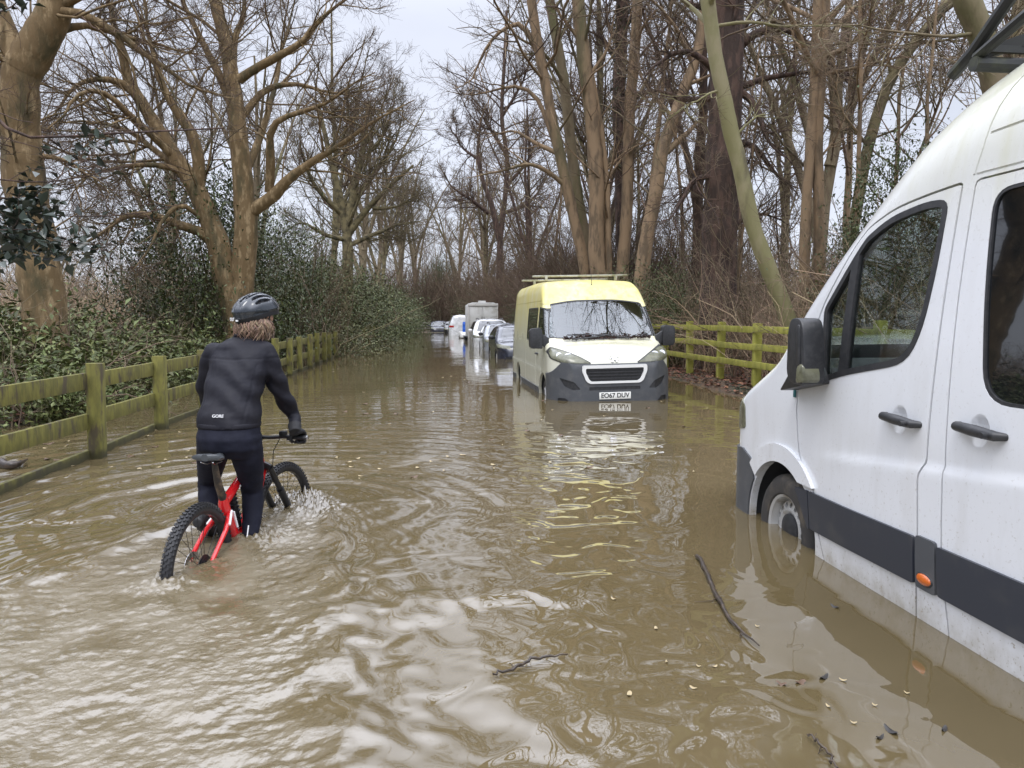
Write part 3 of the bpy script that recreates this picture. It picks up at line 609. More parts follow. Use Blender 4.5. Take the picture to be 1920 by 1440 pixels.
put_shrub('evergreen_shrub', hol2, 6.3, 31, 4, (.9, 1.1, 1.1), 'evergreen shrub on the right verge behind the navy car', 'shrub')
put_shrub('evergreen_shrub', hol2, 5.6, 76, 4, (1.2, 1.3, 1.5), 'evergreen shrub on the right verge beyond the far white van', 'shrub')
put_shrub('evergreen_shrub', hol, 3.2, 92, 2, (1.3, 1.3, 1.15), 'dark evergreen at the bend closing the far end of the lane', 'shrub')
br_ = shrub_meshes(221, (1.1, 1.3, .85), 60, 60, .075, BRAMB, .6, .22, stem_m=TWIGB)
put_shrub('bramble_bush', br_, -3.2, 27.3, 1, (.95, 1.0, 1.15), 'yellowish bramble sprawling over the left fence to the water', 'bush')
put_shrub('bramble_bush', br_, -2.8, 31.5, 3, (.8, 1.3, .9), 'low bramble at the water edge beyond the yellowish one', 'bush')
for q in [(-2.9, 35, .8), (-2.7, 42, .8)]: put_shrub('bramble_bush', br_, q[0], q[1], q[1], q[2], 'low bramble trailing into the far flood water', 'bush', 'brambles far along the left edge')

def overhang():
    # holly standing just outside the frame on the left; its sprays hang into view
    r = rs(330); root = empty('holly_tree', (-5.6, 6.2, -.2), 'dark holly sprays hanging in front of the old plane tree at the upper left', 'tree'); o = np.array([-5.6, 6.2, -.2])
    tr = resample([(-5.6, 6.2, -.3), (-5.5, 6.2, 1.2), (-5.6, 6.1, 2.6), (-5.5, 6.2, 4.2)], [.09, .08, .06, .03], 12); bs = []
    for pts, r0 in (([(-260, 200), (-60, 190), (0, 232), (60, 258), (170, 252), (300, 246), (420, 240)], .016), ([(-260, 330), (0, 337), (100, 338), (190, 325), (300, 290)], .007), ([(-200, 390), (0, 372), (60, 360), (120, 325), (180, 285)], .006), ([(-200, 410), (-20, 420), (60, 450), (130, 462), (200, 470)], .009), ([(-200, 380), (0, 395), (110, 405), (250, 402), (350, 380)], .007),
                    ([(-200, 230), (20, 260), (90, 330), (140, 300)], .004), ([(-200, 440), (0, 430), (60, 440), (160, 458), (330, 455)], .005), ([(-220, 60), (-30, 20), (20, 5), (80, -20)], .008)):
        q = [at(x, y, 6.0 + .35 * math.sin(i * 1.7 + y)) for i, (x, y) in enumerate(pts)]; q[0] = tr[0][min(11, 3 + int((700 - pts[0][1]) / 90))]; bs.append(resample(q, [r0 * 1.6] + [r0 * (1 - .75 * i / len(q)) for i in range(1, len(q))], 14))
    P = np.stack([b[0] for b in bs]); Rd = np.stack([b[1] for b in bs]); a, ar = sprout(P, Rd, 9, r, .3, 1, (25, 60), .16, .12, 6, .25, -.02, .5, .0022)
    V_, Q_ = join([tubes(tr[0][None], tr[1][None], 10)]); ob('trunk', mesh('trunk', V_ - o, [Q_], DARK), root)
    V_, Q_ = join([tubes(P, Rd, 6), tubes(a, ar, 4)]); ob('branches', mesh('branches', V_ - o, [Q_], DARK), root)
    C = []
    for x, y, n, sx, sy in ((25, 425, 210, 34, 28), (60, 372, 60, 22, 22), (95, 470, 140, 46, 18), (150, 295, 26, 28, 26), (178, 262, 7, 16, 8), (100, 278, 4, 14, 8), (160, 390, 10, 60, 40), (10, 8, 26, 22, 12), (5, 470, 40, 20, 20), (60, 400, 30, 40, 20)):
        for k in range(n): C.append(at(x + sx * r.randn(), y + sy * r.randn(), 6.0 + .22 * r.randn()))
    V_, T_ = leaves(np.array(C), .088, r, .62, .15, fold=.35); ob('foliage', mesh('foliage', V_ - o, [T_], HOLLYD), root)
HOLLYD = M('dark_holly_leaf', (.022, .034, .022), .28, island=.5)
overhang()
def thicket(name, label, seed, n, box, hgt, mat, rad=.006, per=4, arch=-.12, cat='undergrowth', S=7):
    """thin bare stems and canes rising all over a strip of ground: (x0,x1,y0,y1)"""
    r = rs(seed); x = r.uniform(box[0], box[1], n); y = r.uniform(box[2], box[3], n); z = ground_z(x, y) - .03
    d = r.randn(n, 3) * .35; d[:, 2] = 1; d = norm(d); ln = hgt * (.35 + .75 * r.rand(n)); P = np.zeros((n, S, 3)); P[:, 0] = np.stack([x, y, z], -1)
    for s in range(1, S):
        P[:, s] = P[:, s - 1] + d * (ln / (S - 1))[:, None]; d = norm(d + .2 * r.randn(n, 3) + np.array([0, 0, arch]))
    Rd = rad * (.7 + .8 * r.rand(n))[:, None] * np.linspace(1.4, .5, S)[None]
    a, ar = sprout(P, Rd, per, r, .15, 1, (25, 65), .45, .25, 5, .25, 0, .65, rad * .5)
    parts = [tubes(P, Rd, 4), tubes(a, ar, 3)]
    b, br2 = sprout(a, ar, 2, r, .15, 1, (25, 65), .5, .2, 4, .25, 0, .65, rad * .4); parts.append(tubes(b, br2, 3))
    V_, Q_ = join(parts)
    tag(ob(name, mesh(name, V_, [Q_], mat)), label, cat, kind='stuff')
thicket('undergrowth', 'tangle of buff canes and saplings behind the right fence', 301, 520, (6.1, 9.5, 8, 20), 2.6, TWIGB, .007, 5)
thicket('undergrowth', 'reddish brown scrub beneath the trees on the right', 302, 950, (6.2, 15, 9, 25), 3.6, TWIGR, .008, 6, -.03)
thicket('undergrowth', 'brown scrub lining the right side of the lane beyond the vans', 303, 3000, (5.5, 12, 25, 78), 6.4, TWIG, .014, 6, -.02)
thicket('undergrowth', 'buff scrub in the field behind the laurels', 304, 1300, (-45, -10, 24, 70), 4.0, TWIGB, .016, 6, -.03)
thicket('undergrowth', 'brown bare stems among the laurels', 305, 480, (-12, -4.8, 8.5, 22), 1.8, TWIGR, .006, 5)
thicket('undergrowth', 'olive brushwood filling the left hedge down the lane', 306, 1100, (-10, -3.3, 22, 76), 5.0, TWIGO, .013, 6, -.02)
thicket('woodland', 'hazy brown wood beyond the field and the end of the lane', 307, 3200, (-110, 70, 88, 150), 12, TWIGR, .035, 6, .0, 'wood')
thicket('woodland', 'dense brown brushwood closing the far end of the lane', 309, 1500, (-9, 18, 80, 96), 7.5, TWIG, .022, 7, .0, 'wood')
thicket('woodland', 'brown depths of the wood on the right', 308, 800, (12, 48, 24, 75), 6.5, TWIGR, .03, 6, .02, 'wood')

FENCEW = M('mossy_fence_wood', (.105, .098, .023), .85, (.185, .170, .036), 6, stretch=(2.5, 2.5, .8), ramp=(.35, .68), col3=(.070, .055, .030), scale3=4, ramp3=(.50, .66), bump=.5, bscale=30, bdist=.006)
def wet(m):
    # damp band where the flood laps the timber
    t = m.node_tree; b = t.nodes['Principled BSDF']; n = t.nodes.new; l = t.links.new; src = b.inputs['Base Color'].links[0].from_socket
    co = n('ShaderNodeTexCoord'); sp = n('ShaderNodeSeparateXYZ'); l(co.outputs['Object'], sp.inputs[0]); no = n('ShaderNodeTexNoise'); no.inputs['Scale'].default_value = 9; l(co.outputs['Object'], no.inputs[0])
    ad = n('ShaderNodeMath'); ad.operation = 'MULTIPLY_ADD'; l(no.outputs[0], ad.inputs[0]); ad.inputs[1].default_value = -.12; l(sp.outputs[2], ad.inputs[2])
    q = n('ShaderNodeMapRange'); q.interpolation_type = 'SMOOTHSTEP'; l(ad.outputs[0], q.inputs[0]); q.inputs[1].default_value = -.03; q.inputs[2].default_value = .07; q.inputs[3].default_value = .85; q.inputs[4].default_value = 0
    x = n('ShaderNodeMix'); x.data_type = 'RGBA'; l(q.outputs[0], x.inputs[0]); l(src, x.inputs[6]); x.inputs[7].default_value = (.030, .026, .010, 1); l(x.outputs[2], b.inputs['Base Color'])
    return m
wet(FENCEW); FENCEB = M('bright_mossy_wood', (.21, .205, .030), .85, (.31, .295, .055), 3.5, stretch=(2.5, 2.5, .8), ramp=(.35, .68), col3=(.11, .10, .035), scale3=5, ramp3=(.58, .75), bump=.5, bscale=30, bdist=.006)
def fence(label, X, ys, tops, rails, side, jit, pz=.13, FENCEW=FENCEW):
    root = empty('fence', (X, ys[0], 0), label, 'fence'); r = random.Random(jit)
    ax = [X + r.uniform(-.02, .02) for _ in ys]
    for x, y in zip(ax, ys):
        m = MB(); t = tops + r.uniform(-.03, .03)
        rot = Matrix.Rotation(R(r.uniform(-1.2, 1.2)), 3, 'Y') @ Matrix.Rotation(R(r.uniform(-1.2, 1.2)), 3, 'X')
        m.box((x, y, (t - .75) / 2), (pz, pz, t + .75), rot); m.build('post', FENCEW, root, bevel=.008)
    for zr, hr in rails:
        for i in range(len(ys) - 1):
            a = Vector((ax[i] + side * (pz / 2 + .003), ys[i], zr + r.uniform(-.012, .012))); b = Vector((ax[i + 1] + side * (pz / 2 + .003), ys[i + 1], zr + r.uniform(-.012, .012)))
            d = b - a; ln = d.length; rot = d.to_track_quat('Y', 'Z').to_matrix()
            m = MB(); m.box((a + b) / 2, (.045, ln - .006, hr), rot); m.build('rail', FENCEW, root, bevel=.005)
    return root
fence('mossy three-rail wooden fence standing in the flood on the left', -3.17, [3.3, 5.2, 7.48, 9.28, 11.0, 12.7, 14.35, 16.0, 17.74, 19.14, 20.58, 22.0, 23.4, 24.8, 26.3], .90, [(.73, .155), (.36, .15), (-.015, .17)], -1, 1)
fence('bright mossy three-rail wooden fence along the right bank', 5.85, [7.4, 9.2, 11.0, 12.75, 14.5, 16.25, 18.0, 19.8, 21.6, 23.4, 25.2, 27], 1.27, [(1.13, .115), (.82, .115), (.50, .115)], -1, 2, FENCEW=FENCEB)
fence('dull far stretch of wooden fence down the left verge', -2.75, [33, 35, 37, 39, 41, 43.2, 45.4, 47.6, 50], 1.0, [(.82, .13), (.46, .13)], 1, 3)
root = empty('fence', (-2.6, 79, 0), 'pale rail fence crossing at the bend far down the lane', 'fence')
PALEW = M('weathered_grey_wood', (.34, .32, .28), .85, (.24, .22, .19), 6)
fx = [-2.6 + 1.6 * i for i in range(4)]
for x in fx: MB().box((x, 79, .3), (.12, .12, 1.5)).build('post', PALEW, root, smooth=False)
for z in (.35, .62, .9): MB().box((-.2, 78.91, z), (5.0, .05, .1)).build('rail', PALEW, root, smooth=False)
# ---------------------------------------------------------------- vehicle toolkit: lofted hulls cut into real panels
def interp(tab):
    xs_, ys_ = zip(*sorted(tab)); return lambda q: float(np.interp(q, xs_, ys_))
def spl(tab):
    """smooth monotone-ish curve through a table"""
    tab = sorted(tab); xs_ = np.array([t[0] for t in tab]); ys_ = np.array([t[1] for t in tab]); m = np.gradient(ys_, xs_)
    sl = np.diff(ys_) / np.diff(xs_)
    m = np.array([sl[0]] + [0 if sl[i - 1] * sl[i] <= 0 else 2 * sl[i - 1] * sl[i] / (sl[i - 1] + sl[i]) for i in range(1, len(sl))] + [sl[-1]])
    def f(q):
        q = min(max(q, xs_[0]), xs_[-1]); i = min(int(np.searchsorted(xs_, q, 'right')) - 1, len(xs_) - 2); h = xs_[i + 1] - xs_[i]; t = (q - xs_[i]) / h
        return float((2 * t**3 - 3 * t**2 + 1) * ys_[i] + (t**3 - 2 * t**2 + t) * h * m[i] + (-2 * t**3 + 3 * t**2) * ys_[i + 1] + (t**3 - t**2) * h * m[i + 1])
    return f
class Hull:
    """a body lofted along y: cx centre line, zb/zt bottom and roof edge, half(y,z) half width, r/rh corner rounding, crown"""
    def __init__(s, cx, ys, zb, zt, half, r, rh, crown, ns=36, na=9, nc=5):
        s.__dict__.update(locals()); s.yc = (ys[0] + ys[-1]) / 2; s.hl = abs(ys[-1] - ys[0]) / 2
    def mesh(s, inset=0.0):
        V = []; n = 0
        for y in s.ys:
            yy = s.yc + (y - s.yc) * (1 - inset / s.hl); zt = s.zt(y) - inset; zb = s.zb(y) + inset; r_ = max(.01, s.r(y)); rh = s.rh(y); cr_ = s.crown(y)
            zlo = zt - r_; side = []
            for i in range(s.ns): z = zb + (zlo - zb) * i / s.ns; side.append((max(.02, s.half(y, z) - inset), z))
            for i in range(s.na + 1):
                a = math.pi / 2 * i / s.na; z = zlo + r_ * math.sin(a); side.append((max(.015, s.half(y, z) - inset - rh * (1 - math.cos(a))), z))
            xe = side[-1][0]
            for i in range(1, s.nc + 1):
                x = xe * (1 - i / s.nc); side.append((x, zt + cr_ * (1 - (x / xe) ** 2)))
            ring = [(-x, z) for x, z in side] + [(x, z) for x, z in side[-2::-1]]
            n = len(ring); V += [(s.cx + x, yy, z) for x, z in ring]
        F = []; m = len(s.ys); fl = s.ys[-1] > s.ys[0]
        for i in range(m - 1):
            for j in range(n):
                q = (i * n + j, i * n + (j + 1) % n, (i + 1) * n + (j + 1) % n, (i + 1) * n + j); F.append(q if not fl else q[::-1])
        c0 = tuple(range(n)); c1 = tuple(range((m - 1) * n, m * n)); F += [c0 if fl else c0[::-1], c1[::-1] if fl else c1]
        me = bpy.data.meshes.new('h'); me.from_pydata(V, [], F); me.update()
        bm = bmesh.new(); bm.from_mesh(me); bmesh.ops.recalc_face_normals(bm, faces=bm.faces); bm.to_mesh(me); bm.free()
        return me
    def xs(s, y, z):
        """x of the near (left) side at (y, z)"""
        zt = s.zt(y); r_ = s.r(y); h = s.half(y, z)
        if z > zt - r_: q = min(1, (z - zt + r_) / r_); h -= s.rh(y) * (1 - math.sqrt(max(0, 1 - q * q)))
        return s.cx - h
def mesh_of(mb):
    me = mb.mesh('c', [], False); bm = bmesh.new(); bm.from_mesh(me); bmesh.ops.recalc_face_normals(bm, faces=bm.faces); bm.to_mesh(me); bm.free(); return me
def boolean(a, b, op):
    if isinstance(b, MB): b = mesh_of(b)
    oa = bpy.data.objects.new('ba', a); obb = bpy.data.objects.new('bb', b); COL.objects.link(oa); COL.objects.link(obb)
    md = oa.modifiers.new('b', 'BOOLEAN'); md.operation = op; md.object = obb; md.solver = 'EXACT'
    dg = bpy.context.evaluated_depsgraph_get(); dg.update()
    me = bpy.data.meshes.new_from_object(oa.evaluated_get(dg))
    bpy.data.objects.remove(oa); bpy.data.objects.remove(obb)
    return me
def DIF(a, *bs):
    for b in bs: a = boolean(a, b, 'DIFFERENCE')
    return a
def engrave(a, tubes_):
    for t in tubes_:                                  # one thin groove at a time; a cut that fails is left out
        q = boolean(a, t, 'DIFFERENCE')
        if len(q.polygons) >= len(a.polygons) * .9: a = q
        else: print('groove skipped', len(q.polygons), len(a.polygons))
    return a
def INT(a, b): return boolean(a, b, 'INTERSECT')
def shrink(poly, d):
    n = len(poly); A = sum(poly[i][0] * poly[(i + 1) % n][1] - poly[(i + 1) % n][0] * poly[i][1] for i in range(n)); s = 1 if A > 0 else -1; out = []
    for i in range(n):
        p0, p1, p2 = Vector(poly[i - 1]), Vector(poly[i]), Vector(poly[(i + 1) % n]); e1 = (p1 - p0).normalized(); e2 = (p2 - p1).normalized()
        n1 = Vector((-e1.y, e1.x)) * s; n2 = Vector((-e2.y, e2.x)) * s; b = (n1 + n2); b = b / max(.35, b.dot(b) / 2) if b.length > 1e-6 else n1
        b = (n1 + n2).normalized() / max(.5, (n1 + n2).normalized().dot(n1)) if (n1 + n2).length > 1e-6 else n1
        out.append((p1.x + b.x * d, p1.y + b.y * d))
    return out
def roundp(poly, rad, k=5):
    """round the corners of a 2D outline"""
    n = len(poly); out = []
    for i in range(n):
        p0, p1, p2 = Vector(poly[i - 1]), Vector(poly[i]), Vector(poly[(i + 1) % n]); rr_ = rad[i] if hasattr(rad, '__len__') else rad
        a = min(rr_, (p0 - p1).length * .45); b = min(rr_, (p2 - p1).length * .45)
        if rr_ <= 0: out.append(tuple(p1)); continue
        q0 = p1 + (p0 - p1).normalized() * a; q2 = p1 + (p2 - p1).normalized() * b
        for t in np.linspace(0, 1, k): out.append(tuple(q0 * (1 - t) ** 2 + p1 * 2 * t * (1 - t) + q2 * t * t))
    return out
def PR(poly, lo, hi, ax): return MB().prism(poly, lo, hi, ax)
def panel(name, me, mat, parent, ref=None, angle=28):
    """link a cut panel; outer faces take the smooth normals of the uncut hull"""
    rt = root_of(parent); o_ = rt.location
    me.materials.clear()
    for m in (mat if isinstance(mat, (list, tuple)) else [mat]): me.materials.append(m)
    n = len(me.polygons)
    if n == 0: return None
    me.polygons.foreach_set('material_index', np.zeros(n, np.int32)); me.polygons.foreach_set('use_smooth', np.ones(n, bool))
    if ref is not None:
        bvh, rv, rn = ref; nr = [None] * len(me.loops)
        for p in me.polygons:
            for li in p.loop_indices:
                co = me.vertices[me.loops[li].vertex_index].co
                loc, nn, fi, d = bvh.find_nearest(co)
                w_ = Vector((0, 0, 0))
                for vi in rv[1][fi]:
                    w_ += rn[vi] / (1e-5 + (rv[0][vi] - co).length_squared)
                w_.normalize(); nr[li] = w_ if w_.dot(p.normal) > .55 and d < .004 else p.normal.copy()
        me.normals_split_custom_set([tuple(q) for q in nr])
    else: me.set_sharp_from_angle(angle=R(angle))
    me.transform(Matrix.Translation(-o_)); o = ob(name, me, parent); me.name = name
    return o
def refof(me):
    vs_ = [v.co.copy() for v in me.vertices]; fs = [tuple(p.vertices) for p in me.polygons]
    me.polygons.foreach_set('use_smooth', np.ones(len(me.polygons), bool)); nn = [v.normal.copy() for v in me.vertices]
    return BVHTree.FromPolygons(vs_, fs), (vs_, fs), nn
def text_mesh(txt, size, mat, name, parent, M4, ext=.001, off=0):
    cu = bpy.data.curves.new('t', 'FONT'); cu.body = txt; cu.size = size; cu.extrude = ext; cu.offset = size * off; cu.align_x = 'CENTER'; cu.align_y = 'CENTER'
    o = bpy.data.objects.new('t', cu); COL.objects.link(o); dg = bpy.context.evaluated_depsgraph_get(); dg.update()
    me = bpy.data.meshes.new_from_object(o.evaluated_get(dg)); bpy.data.objects.remove(o)
    me.materials.clear(); me.materials.append(mat); me.transform(M4)
    rt = root_of(parent); me.transform(Matrix.Translation(-rt.location)) ; me.name = name
    return ob(name, me, parent)

BLACKP = M('black_plastic', (.018, .019, .021), .45, (.03, .03, .032), 30, bump=.12, bscale=300, bdist=.002)
GREYP = M('grey_bumper_plastic', (.062, .066, .073), .45, (.095, .096, .098), 6, ramp=(.45, .75), bump=.1, bscale=250, bdist=.002)
TRIMP = M('dark_trim_strip', (.028, .032, .043), .38, (.045, .047, .052), 5, ramp=(.5, .75))
RUBBER = M('tyre_rubber', (.034, .031, .028), .75, (.10, .082, .060), 7, ramp=(.5, .75), bump=.3, bscale=60, bdist=.004)
STEEL = M('steel_wheel', (.52, .52, .51), .4, (.27, .24, .19), 8, ramp=(.5, .75), metal=.55)
DARKG = M('dark_glass', (.006, .007, .008), .015, spec=.75, coat=.6)
CLEARG = glass('window_glass', (.80, .84, .82), .07)
SCREENG = glass('windscreen_glass', (.5, .55, .55), .17)
LENS = M('clear_lens', (.15, .15, .10), .22, (.07, .07, .045), 9, ramp=(.4, .7), coat=.2)
AMBER = M('amber_lens', (.50, .105, .008), .25, coat=.6)
REDL = M('red_lens', (.42, .01, .01), .2, coat=.6)
INTR = M('cabin_grey', (.045, .047, .05), .75)
SEATM = M('seat_cloth', (.035, .037, .045), .9, (.05, .05, .055), 30)
PLATEW = M('plate_white', (.72, .72, .68), .35, (.50, .46, .36), 9, ramp=(.55, .8)); PLATEY = M('plate_yellow', (.70, .48, .04), .4)
INK = M('black_ink', (.012, .012, .014), .5)
CHROME = M('chrome', (.75, .75, .76), .12, metal=1)
WHITEP = M('white_plastic', (.68, .68, .66), .35)
def van_paint(name, base, alg, lo, hi, amt, dirt, streak=7):
    """white paint with algae gathering towards the roof and splashed dirt near the sills"""
    m = M(name, base, .22, coat=.5); t = m.node_tree; b = t.nodes['Principled BSDF']; n = t.nodes.new; l = t.links.new
    b.inputs['Coat Roughness'].default_value = .06
    co = n('ShaderNodeTexCoord'); sp = n('ShaderNodeSeparateXYZ'); l(co.outputs['Object'], sp.inputs[0])
    def mr_(src, a, c, d, e):
        q = n('ShaderNodeMapRange'); l(src, q.inputs[0]); q.inputs[1].default_value = a; q.inputs[2].default_value = c; q.inputs[3].default_value = d; q.inputs[4].default_value = e; return q.outputs[0]
    def no(s, st, d=6):
        q0 = n('ShaderNodeMapping'); l(co.outputs['Object'], q0.inputs[0]); q0.inputs['Scale'].default_value = st
        q = n('ShaderNodeTexNoise'); l(q0.outputs[0], q.inputs[0]); q.inputs['Scale'].default_value = s; q.inputs['Detail'].default_value = d; q.inputs['Roughness'].default_value = .65; return q.outputs[0]
    def mth(op, a, c):
        q = n('ShaderNodeMath'); q.operation = op; q.use_clamp = op != 'SUBTRACT'
        for i, z in enumerate((a, c)):
            if isinstance(z, (int, float)): q.inputs[i].default_value = z
            else: l(z, q.inputs[i])
        return q.outputs[0]
    h = mr_(sp.outputs[2], lo, hi, 0, 1)
    f = mth('MULTIPLY', mth('ADD', mth('MULTIPLY', h, mr_(no(1.6, (1, 1, .35)), .25, .6, .35, 1.1)), mth('MULTIPLY', mr_(no(streak, (1, 1, .06)), .50, .72, 0, .4), mr_(h, .05, .5, 0, 1))), amt)
    mx_ = n('ShaderNodeMix'); mx_.data_type = 'RGBA'; l(f, mx_.inputs[0]); mx_.inputs[6].default_value = (*base, 1); mx_.inputs[7].default_value = (*alg, 1)
    d = mth('MULTIPLY', mth('ADD', mr_(no(60, (1, 1, 1), 3), .61, .70, 0, .8), mth('ADD', mr_(no(5, (1, 1, .25)), .50, .8, 0, .6), mth('MULTIPLY', mr_(sp.outputs[2], .36, .50, .75, 0), mr_(no(9, (1, 1, 1)), .3, .65, .2, 1)))), mr_(sp.outputs[2], .25, 1.1, dirt, dirt * .25))
    m2 = n('ShaderNodeMix'); m2.data_type = 'RGBA'; l(d, m2.inputs[0]); l(mx_.outputs[2], m2.inputs[6]); m2.inputs[7].default_value = (.26, .22, .15, 1)
    l(m2.outputs[2], b.inputs['Base Color']); l(mr_(f, 0, 1, .2, .55), b.inputs['Roughness'])
    return m
def wheel(parent, c, ax, rad, wid, rimr, holes=0, spokes=0, kk=40):
    """tyre with tread grooves, pressed rim and hub cap; ax points outwards"""
    c = Vector(c); ax = Vector(ax); h = wid / 2; rb = rad - .035
    ty = MB(); prof = [(-h * .75, rimr - .01), (-h * .95, rimr + .01), (-h, (rimr + rad) / 2), (-h * .93, rad - .03), (-h * .7, rad - .004)]
    for g in (-.4, 0, .4): prof += [(h * (g - .07), rad), (h * (g - .05), rad - .010), (h * (g + .05), rad - .010), (h * (g + .07), rad)]
    prof += [(h * .7, rad - .004), (h * .93, rad - .03), (h, (rimr + rad) / 2), (h * .95, rimr + .01), (h * .75, rimr - .01)]
    ty.lathe(prof, c, ax, kk, caps=False); w_ = empty('wheel', (0, 0, 0)); w_.parent = parent
    ty.build('tyre', RUBBER, w_, angle=40)
    rm = MB(); rm.lathe([(h * .2, 0.001), (h * .2, rimr * .28), (h * .45, rimr * .40), (h * .62, rimr * .55), (h * .48, rimr * .80), (h * .30, rimr * .86), (h * .80, rimr * .93), (h * .88, rimr), (h * .70, rimr + .004), (-h * .6, rimr + .002), (-h * .6, rimr * .9), (h * .1, rimr * .82), (h * .1, 0.001)], c, ax, kk)
    if holes:
        me = mesh_of(rm); u = ax.orthogonal().normalized(); v = ax.cross(u); cut = MB()
        for i in range(holes):
            a = 2 * math.pi * i / holes; p = c + (u * math.cos(a) + v * math.sin(a)) * rimr * .70
            cut.lathe([(-h, .001), (-h, rimr * .078), (h * 1.2, rimr * .078), (h * 1.2, .001)], p, ax, 12)
        me = DIF(me, cut); panel('rim', me, STEEL, w_)
    else:
        if spokes:
            u = ax.orthogonal().normalized(); v = ax.cross(u)
            for i in range(spokes):
                a = 2 * math.pi * i / spokes; dr = u * math.cos(a) + v * math.sin(a)
                rm.tube([c + ax * h * .7 + dr * rimr * .12, c + ax * h * .8 + dr * rimr * .95], [.03, .022], 6)
        rm.build('rim', STEEL, w_)
    hb = MB(); hb.lathe([(h * .3, rimr * .46), (h * .62, rimr * .44), (h * .72, rimr * .30), (h * .74, .001)], c, ax, 24); hb.build('hub_cap', BLACKP if holes else STEEL, w_)
    return w_

# ---------------------------------------------------------------- white panel van, near right
WPAINT = van_paint('white_van_paint', (.66, .67, .685), (.48, .47, .29), 1.95, 2.75, .7, .9)
def build_white_van():
    cx = 3.15
    root = empty('panel_van', (cx, 2.4, -.34), 'large white high-roofed van in the near water, black strip along its side', 'van')
    
    zt = spl([(5.36, .30), (5.33, .48), (5.27, .62), (5.15, .73), (5.0, .82), (4.8, .92), (4.6, 1.02), (4.45, 1.11), (4.2, 1.40), (3.9, 1.74), (3.6, 2.05), (3.35, 2.26), (3.05, 2.40), (2.7, 2.48), (2.0, 2.53), (0, 2.54), (-.7, 2.50)])
    def half(y, z):
        w_ = 1.0
        if z > .75: w_ -= .10 * ((z - .75) / 1.12) ** 1.5
        if y > 4.8: w_ -= .42 * ((y - 4.8) / .56) ** 2.6
        if z < -.02: w_ -= .04 * min(1, (-.02 - z) / .1)
        zc = .59 + (3.93 - y) * .107                                        # swage line: lower body stands out under it
        if y < 3.93: w_ += .014 * (1 - float(sst(zc - .035, zc + .002, np.array(z)))) * min(1, (3.93 - y) / .35) * float(sst(-.1, .35, np.array(z)))
        return w_
    r_ = spl([(5.36, .1), (5.1, .14), (4.5, .12), (4.2, .16), (3.6, .36), (3.05, .46), (2.0, .50), (-.7, .50)])
    rh = spl([(5.36, .12), (5.1, .16), (4.5, .14), (4.2, .12), (3.6, .20), (3.05, .26), (2.0, .29), (-.7, .29)])
    cr_ = spl([(5.36, .02), (5.0, .10), (4.5, .16), (4.2, .17), (3.6, .13), (3.0, .07), (-.7, .05)])
    ys = sorted(set(np.round(np.concatenate([np.linspace(-.7, 2, 10), np.linspace(2, 4.8, 48), np.linspace(4.8, 5.36, 18)]), 4)))
    H = Hull(cx, ys, lambda y: -.12 + (.10 if y > 5.2 else 0), zt, half, r_, rh, cr_, ns=84, na=10, nc=6)
    h0 = H.mesh(0); ref = refof(h0); hin = H.mesh(.045)
    WY, WZ, WR = 4.31, .02, .43
    arch = MB(); rear = MB(); pr = [(WY + WR * math.cos(a), WZ + WR * math.sin(a)) for a in np.linspace(0, 2 * math.pi, 40, endpoint=False)]
    arch.prism(pr, 1.9, 2.62, 0); arch.prism(pr, 3.68, 4.4, 0); pr2 = [(p[0] - 3.66, p[1]) for p in pr]; arch.prism(pr2, 1.9, 2.62, 0); arch.prism(pr2, 3.68, 4.4, 0)
    arch2 = MB(); q2 = [(WY + (WR + .012) * math.cos(a), WZ + (WR + .012) * math.sin(a)) for a in np.linspace(0, 2 * math.pi, 40, endpoint=False)]; arch2.prism(q2, 1.9, 2.64, 0); arch2.prism(q2, 3.66, 4.4, 0)
    win = roundp([(3.632, 1.726), (3.46, 1.802), (3.20, 1.838), (3.062, 1.826), (3.068, 1.55), (3.105, 1.28), (3.19, 1.125), (3.664, 1.04), (3.885, .985), (3.935, 1.37), (3.70, 1.655)], [.02, .1, .1, .05, .2, .2, .12, .1, .03, .03, .05], 5)
    swin = roundp([(2.795, 1.835), (2.762, 1.45), (2.69, .99), (1.55, 1.0), (1.55, 1.85)], [.10, .2, .14, .1, .1], 7)
    door = roundp([(4.150, .98), (4.155, .80), (4.105, .50), (3.92, .355), (3.865, .14), (3.76, -.06), (3.70, -.11), (2.995, -.11), (2.998, .385), (3.016, .628), (2.978, .70), (2.978, 1.90), (3.17, 1.888), (3.43, 1.86), (3.66, 1.79), (3.75, 1.71), (3.97, 1.40)], [.02, .02, .1, .05, .05, .05, .02, .02, .03, .03, .03, .03, .1, .1, .05, .05, .05], 4)
    sdoor = roundp([(2.91, 1.895), (2.905, 1.40), (2.87, .70), (2.868, .68), (2.856, .36), (2.79, -.03), (2.78, -.11), (1.35, -.11), (1.35, 1.895)], [.03, .2, .02, .02, .1, .05, 0, .02, .02], 3)
    lx = (1.8, 2.75)
    h = DIF(h0.copy(), hin)
    shell = DIF(h, arch)
    scr = roundp([(cx - .84, 1.16), (cx + .84, 1.16), (cx + .66, 2.0), (cx - .66, 2.0)], .1)
    body = DIF(shell.copy(), PR(door, *lx, 0), PR(sdoor, *lx, 0), PR(win, 3.4, 4.6, 0), PR(scr, 3.45, 6, 1))
    g = []                                                                   # roof joint and gutter grooves
    def groove(mb, pts, rad=.006): mb.append(MB().tube([(H.xs(y, z) + .001, y, z) for y, z in pts], rad, 6))
    groove(g, [(y, 1.915) for y in np.linspace(2.93, -.4, 16)], .006)
    groove(g, [(2.92, 1.915), (2.90, 2.02), (2.895, 2.10), (2.885, 2.18), (2.86, 2.25), (2.82, 2.30), (2.76, 2.335)], .006)
    groove(g, [(y, 2.075 + (2.9 - y) * .02) for y in np.linspace(2.88, -.4, 14)], .007)
    body = engrave(body, g)
    panel('body', body, WPAINT, root, ref)
